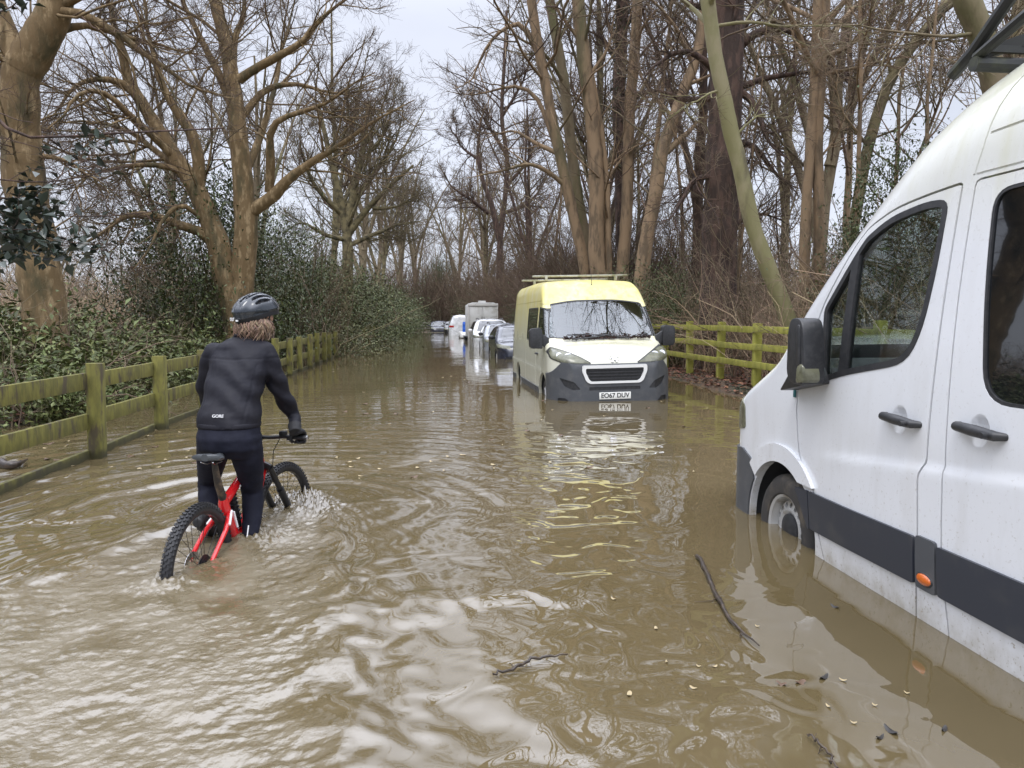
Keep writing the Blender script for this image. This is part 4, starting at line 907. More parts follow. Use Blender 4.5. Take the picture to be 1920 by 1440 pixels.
    cup = lambda y, z: MB().ball((H.xs(y, z) - .060, y, z), (.085, .082, .098), 20, 14)
    D = DIF(INT(shell.copy(), PR(shrink(door, .012), *lx, 0)), PR(win, *lx, 0), cup(3.19, .862))
    dr = panel('door', D, WPAINT, root, ref)
    SD = DIF(INT(shell.copy(), PR(shrink(sdoor, .009), *lx, 0)), PR(swin, *lx, 0), cup(2.69, .884))
    sdr = panel('sliding_door', SD, WPAINT, root, ref)
    for d_, y in ((dr, 3.165), (sdr, 2.675)):
        z = .862 if y > 3 else .884; x = H.xs(y, z) - .030; m = MB()
        m.tube([(x + .035, y + .125, z + .006), (x, y + .105, z + .004), (x - .006, y, z), (x, y - .105, z - .006), (x + .035, y - .125, z - .008)], [.014, .020, .024, .020, .014], 12)
        m.lathe([(-.03, .001), (-.03, .012), (.0, .012), (0, .001)], (x - .012, y - .085, z - .006), (1, 0, 0), 12)
        m.build('handle', BLACKP, d_)
    ga, gb = H.mesh(.010), H.mesh(.016)
    gl = DIF(ga, gb)
    fa = DIF(H.mesh(-.003), H.mesh(.03))
    fr = DIF(INT(fa.copy(), PR(shrink(win, -.012), *lx, 0)), PR(shrink(win, .020), *lx, 0))
    fr2 = INT(fa.copy(), PR([(3.735, .95), (3.665, .95), (3.676, 1.72), (3.736, 1.70)], *lx, 0)); fr2 = INT(fr2, PR(win, *lx, 0))
    wf = panel('window', INT(gl.copy(), PR(shrink(win, .001), *lx, 0)), CLEARG, dr, None)
    panel('frame', fr, BLACKP, dr, None); panel('frame', fr2, BLACKP, dr, None)
    panel('window', INT(gl.copy(), PR(shrink(win, .001), 3.6, 4.6, 0)), CLEARG, root, None)
    sw_ = panel('window', INT(gl.copy(), PR(shrink(swin, .001), *lx, 0)), DARKG, sdr, ref)
    fa2 = DIF(H.mesh(.002), H.mesh(.03)); panel('frame', DIF(INT(fa2, PR(swin, *lx, 0)), PR(shrink(swin, .014), *lx, 0)), BLACKP, sdr, None)
    panel('windscreen', INT(gl.copy(), PR(shrink(scr, .001), 3.45, 6, 1)), CLEARG, root, None)
    # dark rub strips, grey lock plate, wheel arch flare, bumper
    so_ = DIF(H.mesh(-.014), H.mesh(.004))
    for poly, nm, par in (([(3.962, .345), (3.015, .362), (3.008, .150), (3.925, .135)], 'rub_strip', dr), ([(2.862, .362), (1.36, .38), (1.36, .15), (2.846, .150)], 'rub_strip', sdr), ([(4.115, .335), (3.972, .345), (3.935, .135), (3.952, .128)], 'rub_strip', root)):
        panel(nm, INT(so_.copy(), PR(roundp(poly, .012, 3), *lx, 0)), TRIMP, par, None)
    lp = panel('lock_plate', INT(so_.copy(), PR(roundp([(2.998, .375), (2.872, .375), (2.862, .145), (2.99, .145)], .015, 3), *lx, 0)), GREYP, root, None)
    m = MB(); m.ball((H.xs(2.93, .19) - .016, 2.928, .195), (.016, .048, .025), 20, 12); m.build('marker_light', AMBER, root)
    m = MB(); m.ball((H.xs(2.93, .19) - .012, 2.928, .195), (.012, .056, .032), 20, 12); m.build('marker_rim', BLACKP, root)
    fl = [(WY + .535 * math.cos(a), WZ + .535 * math.sin(a)) for a in np.linspace(R(40), R(150), 26)] ; fi = [(WY + .425 * math.cos(a), WZ + .425 * math.sin(a)) for a in np.linspace(R(150), R(40), 26)]
    so2 = DIF(H.mesh(-.022), H.mesh(.004)); panel('wheel_arch', DIF(INT(so2, PR(fl + fi, *lx, 0)), PR([(3.6, -.2), (4.16, -.2), (4.16, .372), (3.6, .372)], *lx, 0)), WPAINT, root, None, 40)
    bp = DIF(INT(DIF(H.mesh(-.012), H.mesh(.05)), PR([(4.70, .38), (4.86, .44), (5.5, .40), (5.5, -.2), (4.6, -.2)], 2.0, 4.3, 0)), arch2)
    panel('bumper', bp, GREYP, root, None)
    hl = INT(DIF(H.mesh(-.006), H.mesh(.03)), PR(roundp([(4.84, .58), (4.86, .74), (5.05, .80), (5.28, .66), (5.25, .52)], .03), 2.0, 2.62, 0)); panel('headlight', hl, LENS, root, None)
    # well, wheels
    for wy in (WY, WY - 3.66):
        for sx, x0 in ((-1, 2.20), (1, 4.10)):
            m = MB(); m.lathe([(0, .47), (.42, .47), (.42, .001)], (x0, wy, WZ), (-sx, 0, 0), 30, caps=False); m.build('wheel_well', INTR, root)
            wheel(root, (x0 + (.080 if sx < 0 else -.080), wy, WZ), (sx, 0, 0), .345, .225, .218, 16 if sx < 0 and wy == WY else 0)
    # mirror folded back along the door
    m = MB()
    def mf(q, d): return (q[0], q[1], q[2])
    mirr = MB()
    pr_ = roundp([(3.735, .965), (3.89, .975), (3.925, 1.03), (3.92, 1.26), (3.89, 1.325), (3.79, 1.325), (3.755, 1.28), (3.728, 1.10)], .04, 4)
    mirr.prism(pr_, 1.965, 2.085, 0); mo = mirr.build('mirror', BLACKP, root, bevel=.028)
    m = MB(); m.prism(roundp([(3.76, 1.07), (3.80, 1.07), (3.81, 1.29), (3.775, 1.29)], .02, 3), 1.957, 1.97, 0); m.build('housing_rib', BLACKP, mo, bevel=.004)
    m = MB(); m.prism(roundp([(3.724, .985), (3.805, .975), (3.80, 1.06), (3.77, 1.085), (3.732, 1.08)], .015, 3), 1.957, 2.06, 0); m.build('indicator_lens', LENS, mo, bevel=.012)
    m = MB(); m.prism(roundp([(4.17, .90), (3.80, .97), (3.86, 1.06), (4.02, 1.05)], .02, 3), 2.05, 2.16, 0); m.build('mirror_arm', BLACKP, root, bevel=.01)
    m = MB(); m.box((2.148, 4.172, .885), (.004, .028, .05)); m.build('sticker', M('teal_sticker', (.01, .09, .10), .4), root)
    # cabin: dashboard, wheel, seats, bulkhead
    m = MB(); m.prism(roundp([(4.42, .72), (4.46, 1.04), (4.28, 1.09), (3.95, .99), (3.90, .55), (4.3, .5)], .04), cx - .86, cx + .86, 0); m.build('dashboard', INTR, root)
    m = MB(); c = Vector((cx + .45, 3.78, 1.02)); axv = Vector((0, -.55, .84)); u = Vector((1, 0, 0)); v = axv.cross(u); m.tube([c + (u * math.cos(a) + v * math.sin(a)) * .20 for a in np.linspace(0, 6.283, 24, endpoint=False)], .015, 8, closed=True); m.tube([c - u * .19, c, c + u * .19], .018, 6); m.tube([c, c - axv * .3], .03, 6); m.build('steering_wheel', BLACKP, root)
    for sx, wd in ((-.38, .80), (.5, .52)):
        s_ = MB(); s_.box((cx + sx, 3.25, .60), (wd, .52, .18)); s_.box((cx + sx, 3.00, .92), (wd, .14, .66), Matrix.Rotation(R(-12), 3, 'X'))
        for o2 in ((-.2, .2) if wd > .7 else (0,)): s_.box((cx + sx + o2, 2.93, 1.36), (.26, .09, .2), Matrix.Rotation(R(-8), 3, 'X'))
        s_.build('seat', SEATM, root, bevel=.04)
    m = MB(); m.box((cx, 2.82, .75), (1.7, .02, 1.6)); m.build('bulkhead', INTR, root)
    # black roof rack with a swept front deflector
    RB = M('roof_rack_black', (.02, .021, .02), .5, (.06, .065, .035), 6, ramp=(.5, .7))
    rk = MB(); fx0, fx1 = 2.42, 3.88
    for x in (fx0, fx1):
        rk.tube([(x - .01, 3.30, 2.435), (x, 3.18, 2.505), (x, 3.05, 2.60), (x + .01, 2.90, 2.72)], .027, 10)
        rk.tube([(x, 3.16, 2.47), (x, 2.7, 2.60), (x, 1.5, 2.67), (x, -.5, 2.68)], .024, 8)
        for y in (2.3, 1.0, -.3): rk.tube([(x + .03, y, 2.42), (x, y, 2.66)], .02, 6)
    rk.tube([(fx0 - .03, 3.14, 2.435), (fx1 + .03, 3.14, 2.435)], .032, 10); rk.tube([(fx0, 2.90, 2.72), (fx1, 2.90, 2.72)], .026, 10)
    rk.box(((fx0 + fx1) / 2, 3.12, 2.495), (fx1 - fx0, .02, .03))
    rk.tube([(fx0 + .01, 3.20, 2.48), (fx0 + .45, 3.02, 2.62), (fx0 + .62, 2.91, 2.72)], [.034, .034, .03], 4)
    for y in (2.3, 1.5, .7, -.1): rk.tube([(fx0, y, 2.67), (fx1, y, 2.67)], .02, 8)
    rk.build('roof_rack', RB, root)
build_white_van()

# ---------------------------------------------------------------- algae-stained van facing us
CPAINT = van_paint('algae_stained_paint', (.62, .615, .51), (.66, .575, .15), 1.0, 2.35, .95, .6, 9)
def build_yellow_van():
    cx = 3.0
    root = empty('panel_van', (cx, 14.4, -.345), 'pale yellowish algae-stained panel van facing us, number plate just above the flood', 'van')
    zt = spl([(11.74, .55), (11.77, .64), (11.86, .72), (12.1, .81), (12.52, .93), (12.57, .97), (13.17, 1.655), (13.23, 1.72), (13.45, 1.91), (13.7, 2.0), (14.2, 2.035), (15, 2.05), (17.25, 2.04)])
    def half(y, z):
        w_ = 1.02
        if z > .55: w_ -= .105 * ((z - .55) / 1.2) ** 1.4
        t = y - 11.74
        if t < .6: w_ -= .36 * (1 - t / .6) ** 2.7
        if y > 12.9: w_ += .012 * (float(sst(.50, .46, np.array(z))) - .0) * float(sst(.05, .16, np.array(z)))
        return w_
    r_ = spl([(11.74, .06), (12.1, .10), (12.5, .10), (13.1, .12), (13.6, .17), (14.2, .22), (17.25, .22)]); rh = spl([(11.74, .12), (12.1, .14), (12.5, .09), (13.1, .08), (13.6, .13), (14.2, .16), (17.25, .16)])
    cr_ = spl([(11.74, .02), (12.1, .07), (12.5, .035), (13.2, .03), (13.8, .03), (17.25, .03)])
    ys = sorted(set(np.round(np.concatenate([np.linspace(11.74, 12.1, 12), np.linspace(12.1, 14.2, 36), np.linspace(14.2, 17.25, 14)]), 4)))
    H = Hull(cx, ys, lambda y: -.13, zt, half, r_, rh, cr_, ns=44, na=9, nc=8)
    h0 = H.mesh(0); ref = refof(h0); shell = DIF(h0.copy(), H.mesh(.045))
    WY, WZ = 12.72, 0.0; arch = MB()
    for wy in (WY, 16.15):
        pr = [(wy + .42 * math.cos(a), WZ + .42 * math.sin(a)) for a in np.linspace(0, 2 * math.pi, 32, endpoint=False)]
        arch.prism(pr, 1.8, 2.5, 0); arch.prism(pr, 3.5, 4.3, 0)
    arch2 = MB(); q2 = [(WY + .432 * math.cos(a), WZ + .432 * math.sin(a)) for a in np.linspace(0, 2 * math.pi, 32, endpoint=False)]; arch2.prism(q2, 1.8, 2.52, 0); arch2.prism(q2, 3.48, 4.3, 0)
    shell = DIF(shell, arch)
    def X(poly): return [(cx + p[0], p[1]) for p in poly]
    scr = X(roundp([(-.83, 1.60), (-.4, 1.665), (.4, 1.665), (.83, 1.60), (.925, 1.08), (.90, 1.01), (.5, .985), (0, .975), (-.5, .985), (-.90, 1.01), (-.925, 1.08)], [.05, .2, .2, .05, .05, .05, .1, .1, .1, .05, .05], 4))
    wd = roundp([(12.62, .92), (12.60, 1.06), (12.98, 1.47), (13.05, 1.53), (13.47, 1.56), (13.47, .92)], [.03, .03, .05, .05, .05, .05])
    ws = roundp([(13.60, .93), (13.60, 1.55), (14.95, 1.55), (14.95, .93)], .05)
    dl = roundp([(12.46, .92), (12.50, 1.02), (12.95, 1.52), (13.05, 1.60), (13.53, 1.62), (13.53, -.12), (13.15, -.12), (13.14, .1), (12.95, .40), (12.55, .52)], .03, 3)
    lx, rx = (1.7, 2.19), (3.81, 4.4)
    g = []
    for pts in ([(13.57, z) for z in np.linspace(-.1, 1.6, 14)], [(14.98, z) for z in np.linspace(-.1, 1.62, 12)], [(y, 1.66) for y in np.linspace(13.3, 17.1, 14)], [(y, .47) for y in np.linspace(13.6, 17.1, 10)]):
        g.append(MB().tube([(H.xs(y, z), y, z) for y, z in pts], .009, 6))
    body = DIF(shell.copy(), PR(scr, 12.3, 14.0, 1), PR(dl, *lx, 0), PR(wd, *rx, 0), PR(ws, *lx, 0))
    body = engrave(body, g)
    panel('body', body, CPAINT, root, ref)
    dr = panel('door', DIF(INT(shell.copy(), PR(shrink(dl, .007), *lx, 0)), PR(wd, *lx, 0)), CPAINT, root, ref)
    gl = DIF(H.mesh(.008), H.mesh(.014)); fa = DIF(H.mesh(.002), H.mesh(.03))
    ws_ = panel('windscreen', INT(gl.copy(), PR(shrink(scr, .002), 12.3, 14.0, 1)), SCREENG, root, None); wm = ws_.data; nr = [None] * len(wm.loops)
    for p in wm.polygons:                                                    # even bend across the laminated screen
        for li in p.loop_indices:
            n_ = Vector((.26 * wm.vertices[wm.loops[li].vertex_index].co.x, -.75, .66)).normalized(); d_ = n_.dot(p.normal); nr[li] = n_ if d_ > .6 else -n_ if d_ < -.6 else p.normal.copy()
    wm.normals_split_custom_set([tuple(q) for q in nr])
    panel('screen_rubber', DIF(INT(fa.copy(), PR(scr, 12.3, 14.0, 1)), PR(shrink(scr, .022), 12.2, 14.1, 1)), BLACKP, root, None)
    panel('window', INT(gl.copy(), PR(wd, *lx, 0)), SCREENG, dr, None); panel('window', INT(gl.copy(), PR(wd, *rx, 0)), SCREENG, root, None)
    panel('window', INT(gl.copy(), PR(ws, *lx, 0)), DARKG, root, None)
    panel('frame', DIF(INT(fa.copy(), PR(wd, *lx, 0)), PR(shrink(wd, .02), *lx, 0)), BLACKP, dr, None)
    panel('frame', DIF(INT(fa.copy(), PR(ws, *lx, 0)), PR(shrink(ws, .02), *lx, 0)), BLACKP, root, None)
    m = MB(); z, y = .72, 13.38; x = H.xs(y, z) - .025; m.tube([(x + .03, y - .09, z), (x, y - .07, z), (x, y + .07, z), (x + .03, y + .09, z)], .017, 8); m.build('handle', BLACKP, dr)
    # front: bumper, grille, lamps, plate, badge
    bz = X([(-1.2, -.2), (1.2, -.2), (1.2, .30), (.96, .50), (.84, .64), (.60, .605), (-.60, .605), (-.84, .64), (-.96, .50), (-1.2, .30)])
    hb = H.mesh(-.014); grl = X(roundp([(-.53, .585), (.53, .585), (.535, .49), (.47, .33), (.41, .29), (-.41, .29), (-.47, .33), (-.535, .49)], .03)); gin = X(roundp([(-.475, .535), (.475, .535), (.475, .47), (.42, .355), (.38, .325), (-.38, .325), (-.42, .355), (-.475, .47)], .02))
    fog = [X(roundp([(s * .56, .20), (s * .66, .32), (s * .88, .39), (s * .80, .25), (s * .68, .19)], .02)) for s in (-1, 1)]; slot = X(roundp([(-.42, .235), (.42, .235), (.42, .180), (-.42, .180)], .01)); toe = [X(roundp([(s * .72, -.2), (s * .72, -.01), (s * .80, .06), (s * .90, .06), (s * .90, -.2)], .02)) for s in (-1, 1)]
    bump = DIF(INT(hb.copy(), PR(bz, 11.5, 12.34, 1)), H.mesh(.06), PR(grl, 11.5, 12.4, 1), PR(fog[0], 11.5, 12.4, 1), PR(fog[1], 11.5, 12.4, 1), PR(slot, 11.5, 12.4, 1), PR(toe[0], 11.5, 12.4, 1), PR(toe[1], 11.5, 12.4, 1), arch2)
    bo = panel('bumper', bump, GREYP, root, None, 40)
    fr = DIF(INT(H.mesh(-.034), PR(grl, 11.5, 12.4, 1)), H.mesh(.0), PR(gin, 11.5, 12.4, 1)); gf = panel('grille_surround', fr, WHITEP, root, None)
    back = INT(DIF(H.mesh(-.003), H.mesh(.03)), PR(shrink(gin, -.015), 11.5, 12.4, 1)); panel('grille', back, BLACKP, root, None)
    for z in (.37, .42, .47, .515):
        hw = .44 if z > .4 else .40; panel('grille_bar', INT(DIF(H.mesh(-.022), H.mesh(.004)), PR(X([(-hw, z - .009), (hw, z - .009), (hw, z + .009), (-hw, z + .009)]), 11.5, 12.4, 1)), BLACKP, gf, None)
    for f_ in fog + [slot] + toe: panel('bumper_recess', INT(DIF(H.mesh(-.003), H.mesh(.03)), PR(shrink(f_, -.01), 11.5, 12.4, 1)), BLACKP, bo, None)
    for s in (-1, 1):
        hl = roundp([(s * .39, .615), (s * .55, .715), (s * .74, .80), (s * .94, .865), (s * 1.0, .80), (s * .98, .70), (s * .82, .63)], [.02, .08, .08, .03, .03, .03, .05], 4)
        q = INT(DIF(H.mesh(-.007), H.mesh(.02)), PR(X(hl), 11.5, 12.5, 1)); o = panel('headlight', q, LENS, root, None); panel('rim', DIF(INT(DIF(H.mesh(-.004), H.mesh(.02)), PR(X(shrink(hl, -.014)), 11.5, 12.5, 1)), PR(X(hl), 11.4, 12.6, 1)), BLACKP, o, None)
        m = MB(); m.lathe([(0, .075), (.02, .07), (.05, .03), (.06, .001)], (cx + s * .72, 11.905, .715), (0, 1, -.3), 20); m.build('reflector', CHROME, o)
        m = MB(); m.lathe([(0, .05), (.02, .046), (.035, .02), (.04, .001)], (cx + s * .86, 11.97, .75), (0, 1, -.3), 16); m.build('reflector', CHROME, o)
    ypl = 11.74 - .022; pc = (cx + .0, ypl, .09)
    m = MB(); m.box((pc[0], ypl, pc[2]), (.52, .012, .112)); pl = m.build('number_plate', PLATEW, root, bevel=.004)
    text_mesh('EO67 DUV', .098, INK, 'lettering', pl, Matrix.Translation((pc[0], ypl - .008, pc[2])) @ Matrix.Rotation(R(90), 4, 'X') @ Matrix.Diagonal((1.02, 1.08, 1, 1)), off=.022)
    lion = [(-.02, .10), (.02, .115), (.055, .10), (.06, .075), (.035, .06), (.07, .045), (.09, .06), (.095, .04), (.055, .02), (.04, .0), (.085, -.03), (.06, -.06), (.07, -.095), (.03, -.095), (.035, -.06), (.0, -.03), (-.02, -.06), (-.01, -.095), (-.06, -.095), (-.055, -.06), (-.035, -.02), (-.04, .01), (-.08, -.01), (-.095, .03), (-.07, .055), (-.08, .02), (-.05, .035), (-.03, .05), (-.06, .065), (-.05, .085)]
    q = INT(DIF(H.mesh(-.016), H.mesh(.01)), PR([(cx + a * .85, .690 + b * .62) for a, b in lion], 11.5, 12.3, 1)); panel('emblem', q, CHROME, root, None)
    # side cladding, wheels and wells
    so_ = DIF(H.mesh(-.014), H.mesh(.004))
    for a, b in ((13.22, 13.52), (13.6, 15.65), (16.65, 17.2)): panel('cladding', INT(so_.copy(), PR([(a, -.14), (b, -.14), (b, .13), (a, .13)], *lx, 0)), GREYP, root, None)
    for wy in (WY, 16.15):
        for sx in (-1, 1):
            x0 = cx + sx * .97; m = MB(); m.lathe([(0, .45), (.4, .45), (.4, .001)], (x0, wy, WZ), (-sx, 0, 0), 26, caps=False); m.build('wheel_well', INTR, root)
            wheel(root, (x0 - sx * .10, wy, WZ), (sx, 0, 0), .335, .21, .20, 0, 6, 32)
    # mirrors, wipers, roof bars, aerial, cabin
    for s in (-1, 1):
        x = cx + s * 1.15; m = MB(); m.prism(X(roundp([(s * 1.05, .84), (s * 1.05, 1.16), (s * 1.09, 1.195), (s * 1.235, 1.18), (s * 1.265, 1.14), (s * 1.262, .89), (s * 1.235, .845)], .02, 4)), 12.50, 12.66, 1); mo = m.build('mirror', BLACKP, root, bevel=.025)
        m = MB(); m.prism(X(roundp([(s * 1.07, .89), (s * 1.07, 1.13), (s * 1.22, 1.12), (s * 1.23, .92)], .03, 4)), 12.655, 12.668, 1); m.build('mirror_glass', CHROME, mo)
        m = MB(); m.prism(X([(s * .93, .80), (s * .93, 1.02), (s * 1.06, 1.10), (s * 1.06, .90)]), 12.53, 12.63, 1); m.build('mirror_arm', BLACKP, root, bevel=.01)
    m = MB(); m.tube([(cx - .55, 12.47, .985), (cx - .1, 12.50, 1.02), (cx + .12, 12.54, 1.05)], .012, 6); m.tube([(cx + .45, 12.48, .99), (cx + .05, 12.53, 1.045), (cx - .5, 12.56, 1.07)], .012, 6); m.tube([(cx - .62, 12.555, 1.06), (cx + .1, 12.54, 1.05)], .010, 6); m.build('wiper', BLACKP, root)
    BAR = M('roof_bar_metal', (.46, .45, .38), .4, (.30, .29, .18), 9, metal=.5)
    for y in (14.3, 15.9):
        m = MB(); m.box((cx - .02, y, 2.15), (1.86, .055, .035)); 
        for s in (-1, 1): m.box((cx + s * .68, y, 2.10), (.05, .07, .08))
        m.build('roof_bar', BAR, root, bevel=.006)
    m = MB(); m.tube([(cx + .02, 13.45, 1.92), (cx + .02, 13.52, 2.24)], [.006, .003], 6); m.lathe([(0, .02), (.03, .012), (.035, .001)], (cx + .02, 13.45, 1.92), (0, .2, 1), 10); m.build('aerial', BLACKP, root)
    m = MB(); m.prism(roundp([(12.5, .55), (12.55, .93), (12.85, .97), (13.05, .88), (13.05, .5)], .04), cx - .9, cx + .9, 0); m.build('dashboard', INTR, root)
    for sx, wd_ in ((.45, .5), (-.42, .85)):
        s_ = MB(); s_.box((cx + sx, 13.5, .45), (wd_, .5, .2)); s_.box((cx + sx, 13.78, .85), (wd_, .14, .7), Matrix.Rotation(R(10), 3, 'X')); s_.box((cx + sx, 13.84, 1.27), (.27, .1, .2)); s_.build('seat', SEATM, root, bevel=.04)
    m = MB(); m.box((cx, 14.0, .75), (1.66, .03, 1.7)); m.build('bulkhead', INTR, root)
    root.rotation_euler = (0, R(-1.2), 0)
    # drift of dead leaves caught under the wipers
    r = rs(77); n = 420; px = r.uniform(-.72, .80, n); z = .985 + np.abs(r.randn(n)) * .045 * (1 - .5 * np.abs(px - .15)); y = 12.50 + (z - .985) * .78 + r.rand(n) * .02
    C = np.stack([cx + px, y - .012, z + .02 * px], -1); V_, T_ = leaves(C, .055, r, .6); 
    tag(ob('leaf_litter', mesh('leaf_litter', V_, [T_], M('windscreen_leaves', (.045, .024, .018), .8, island=.5))), 'drift of dead brown leaves under the wipers of the yellowish van', 'leaf litter', kind='stuff')
build_yellow_van()

# ---------------------------------------------------------------- parked cars farther on
def car(name, label, cx, y0, face, L_, W_, prof, glassz, col, cat='car', group=None, grey=False, spk=5, rails=False, glass_m=None, rear=True):
    """prof: (distance from the front, height over the road); face -1: front towards us"""
    z0 = -.36; root = empty(name, (cx, y0 + L_ / 2 if face < 0 else y0 + L_ / 2, z0), label, cat, group)
    yy = (lambda d: y0 + d) if face < 0 else (lambda d: y0 + L_ - d)
    zt = spl([(yy(d), z0 + h) for d, h in prof]); fr_ = yy(0); bk = yy(L_); belt, roof, f0, f1, b1, b0 = glassz; hw = W_ / 2
    def half(y, z):
        w_ = hw; zz = z - z0
        if zz > belt: w_ -= .20 * ((zz - belt) / .5) ** 1.2
        for e, dd, k in ((fr_, .7, .34), (bk, .5, .22)):
            t = abs(y - e)
            if t < dd: w_ -= k * (1 - t / dd) ** 2.5
        if zz < .35: w_ -= .05 * (.35 - zz) / .35
        w_ += .012 * math.exp(-((zz - .72) / .08) ** 2)
        return w_
    ys = sorted(set(np.round(np.concatenate([np.linspace(0, .3, 7), np.linspace(.3, L_ - .3, 30), np.linspace(L_ - .3, L_, 6)]), 4))); ys = sorted(yy(d) for d in ys)
    H = Hull(cx, ys, lambda y: z0 + .22, zt, half, lambda y: .12, lambda y: .16, lambda y: .05, ns=20, na=6, nc=5)
    h0 = H.mesh(); ref = refof(h0); wy = [yy(.85), yy(L_ - .80)]; arch = MB()
    for q in wy:
        pr = [(q + .37 * math.cos(a), z0 + .32 + .37 * math.sin(a)) for a in np.linspace(0, 2 * math.pi, 24, endpoint=False)]; arch.prism(pr, cx - hw - .2, cx - hw + .3, 0); arch.prism(pr, cx + hw - .3, cx + hw + .2, 0)
    wz = lambda d, z: (yy(d), z0 + z)
    side = roundp([wz(f0 + .28, belt + .02), wz(f1 + .12, roof - .08), wz(b1, roof - .09), wz(b0 - .15, belt + .05)], .06, 4); mid = (f1 + b1) / 2
    scr = [(cx - hw * .80, z0 + belt + .04), (cx + hw * .80, z0 + belt + .04), (cx + hw * .62, z0 + roof - .07), (cx - hw * .62, z0 + roof - .07)]; scr = roundp(scr, .06, 4)
    fl = sorted((yy(-.3), yy(f1 + .35))); rl = sorted((yy(b1 + .05), yy(L_ + .3)))
    pill = MB(); 
    body = DIF(h0.copy(), arch); ins = H.mesh(.02)
    cut = MB(); cut.prism(side, cx - 2, cx + 2, 0)
    body = DIF(body, DIF(cut_mesh := mesh_of(cut), ins), DIF(mesh_of(PR(scr, fl[0], fl[1], 1)), ins), *([DIF(mesh_of(PR(scr, rl[0], rl[1], 1)), ins)] if rear else []))
    paint = M(name + '_paint', col, .25, tuple(c * .75 for c in col), 3, coat=.8); panel('body', body, paint, root, ref)
    gl = DIF(H.mesh(.010), H.mesh(.03)); gm = glass_m or DARKG
    panel('windscreen', INT(gl.copy(), PR(shrink(scr, .004), fl[0], fl[1], 1)), gm, root, ref)
    if rear: panel('rear_window', INT(gl.copy(), PR(shrink(scr, .004), rl[0], rl[1], 1)), gm, root, ref)
    for lo, hi in ((cx - 2, cx), (cx, cx + 2)):
        w_ = panel('window', INT(gl.copy(), PR(shrink(side, .004), lo, hi, 0)), gm, root, ref)
        for d in ((mid - .1,) if w_ else ()): panel('pillar', INT(DIF(H.mesh(.002), H.mesh(.02)), PR([(yy(d), z0 + belt), (yy(d + .09), z0 + belt), (yy(d + .09), z0 + roof - .06), (yy(d), z0 + roof - .06)], lo, hi, 0)), BLACKP, w_, None)
    hz = belt - .26; hp = H.mesh(-.006); hq = H.mesh(.02)
    for s in (-1, 1):
        q = INT(DIF(hp.copy(), hq.copy()), PR(roundp([(cx + s * hw * .50, z0 + hz - .02), (cx + s * hw * .58, z0 + hz + .09), (cx + s * hw * 1.0, z0 + hz + .15), (cx + s * hw * 1.0, z0 + hz + .02)], .02, 3), *sorted((yy(-.2), yy(.75))), 1)); panel('headlight', q, LENS, root, None)
        q = INT(DIF(hp.copy(), hq.copy()), PR(roundp([(cx + s * hw * .60, z0 + belt - .15), (cx + s * hw * .62, z0 + belt + .0), (cx + s * hw * 1.0, z0 + belt + .0), (cx + s * hw * 1.0, z0 + belt - .15)], .02, 3), *sorted((yy(L_ - .4), yy(L_ + .2))), 1)); panel('tail_light', q, REDL, root, None)
        m = MB(); m.ball((cx + s * (hw + .10), yy(f0 + .42), z0 + belt + .08), (.11, .06, .075), 12, 8); m.build('mirror', BLACKP if grey else paint, root)
        for q in wy: wheel(root, (cx + s * (hw - .12), q, z0 + .32), (s, 0, 0), .32, .2, .20, 0, spk, 24)
    fy = sorted((yy(-.2), yy(.5)))
    panel('grille', INT(DIF(hp.copy(), hq.copy()), PR(roundp([(cx - hw * .42, z0 + hz + .06), (cx + hw * .42, z0 + hz + .06), (cx + hw * .36, z0 + hz - .12), (cx - hw * .36, z0 + hz - .12)], .03, 3), *fy, 1)), BLACKP, root, None)
    panel('air_intake', INT(DIF(hp.copy(), hq.copy()), PR(roundp([(cx - hw * .75, z0 + .44), (cx + hw * .75, z0 + .44), (cx + hw * .66, z0 + .30), (cx - hw * .66, z0 + .30)], .03, 3), *fy, 1)), BLACKP, root, None)
    if rails:
        for s in (-1, 1): m = MB(); m.tube([(cx + s * hw * .62, yy(f1 + .3), z0 + roof + .0), (cx + s * hw * .64, yy(f1 + .5), z0 + roof + .07), (cx + s * hw * .64, yy(b1 - .1), z0 + roof + .06), (cx + s * hw * .62, yy(b1 + .1), z0 + roof - .02)], .018, 6); m.build('roof_rail', BLACKP, root)
    return root
hatch = [(0, .56), (.04, .68), (.2, .80), (.6, .90), (1.05, .98), (1.35, 1.14), (1.85, 1.40), (2.3, 1.47), (3.0, 1.46), (3.6, 1.36), (4.0, 1.05), (4.2, .90), (4.3, .70)]
mpv = [(0, .58), (.04, .74), (.2, .88), (.5, .98), (.8, 1.07), (1.15, 1.30), (1.6, 1.56), (2.2, 1.65), (3.4, 1.64), (4.0, 1.52), (4.25, 1.15), (4.35, .95), (4.4, .70)]
gc_ = 'cars parked beyond the yellowish van'
car('parked_car', 'dark navy car with a swept bonnet, nearest of the parked cars beyond the van', 3.18, 24.2, -1, 4.3, 1.82, hatch, (.97, 1.47, 1.02, 1.85, 3.3, 4.05), (.030, .034, .052), glass_m=DARKG, grey=True)
car('parked_car', 'silver grey car parked between the navy car and the white people carrier', 3.22, 30.2, -1, 4.3, 1.80, hatch, (.97, 1.47, 1.02, 1.85, 3.3, 4.05), (.30, .32, .35), grey=True, rails=True)
car('parked_car', 'white people carrier parked in front of the box trailer', 3.02, 34.2, -1, 4.4, 1.84, mpv, (1.06, 1.64, .82, 1.62, 3.7, 4.25), (.74, .75, .76), rails=True)
car('parked_car', 'dark car at the bend of the far lane, clear of the parked row', 1.15, 74, -1, 4.3, 1.80, hatch, (.97, 1.47, 1.02, 1.85, 3.3, 4.05), (.035, .04, .06))
car('parked_car', 'black car tucked in beyond the far white van', 2.35, 68, -1, 4.2, 1.75, hatch, (.97, 1.47, 1.02, 1.85, 3.3, 4.05), (.02, .02, .022))
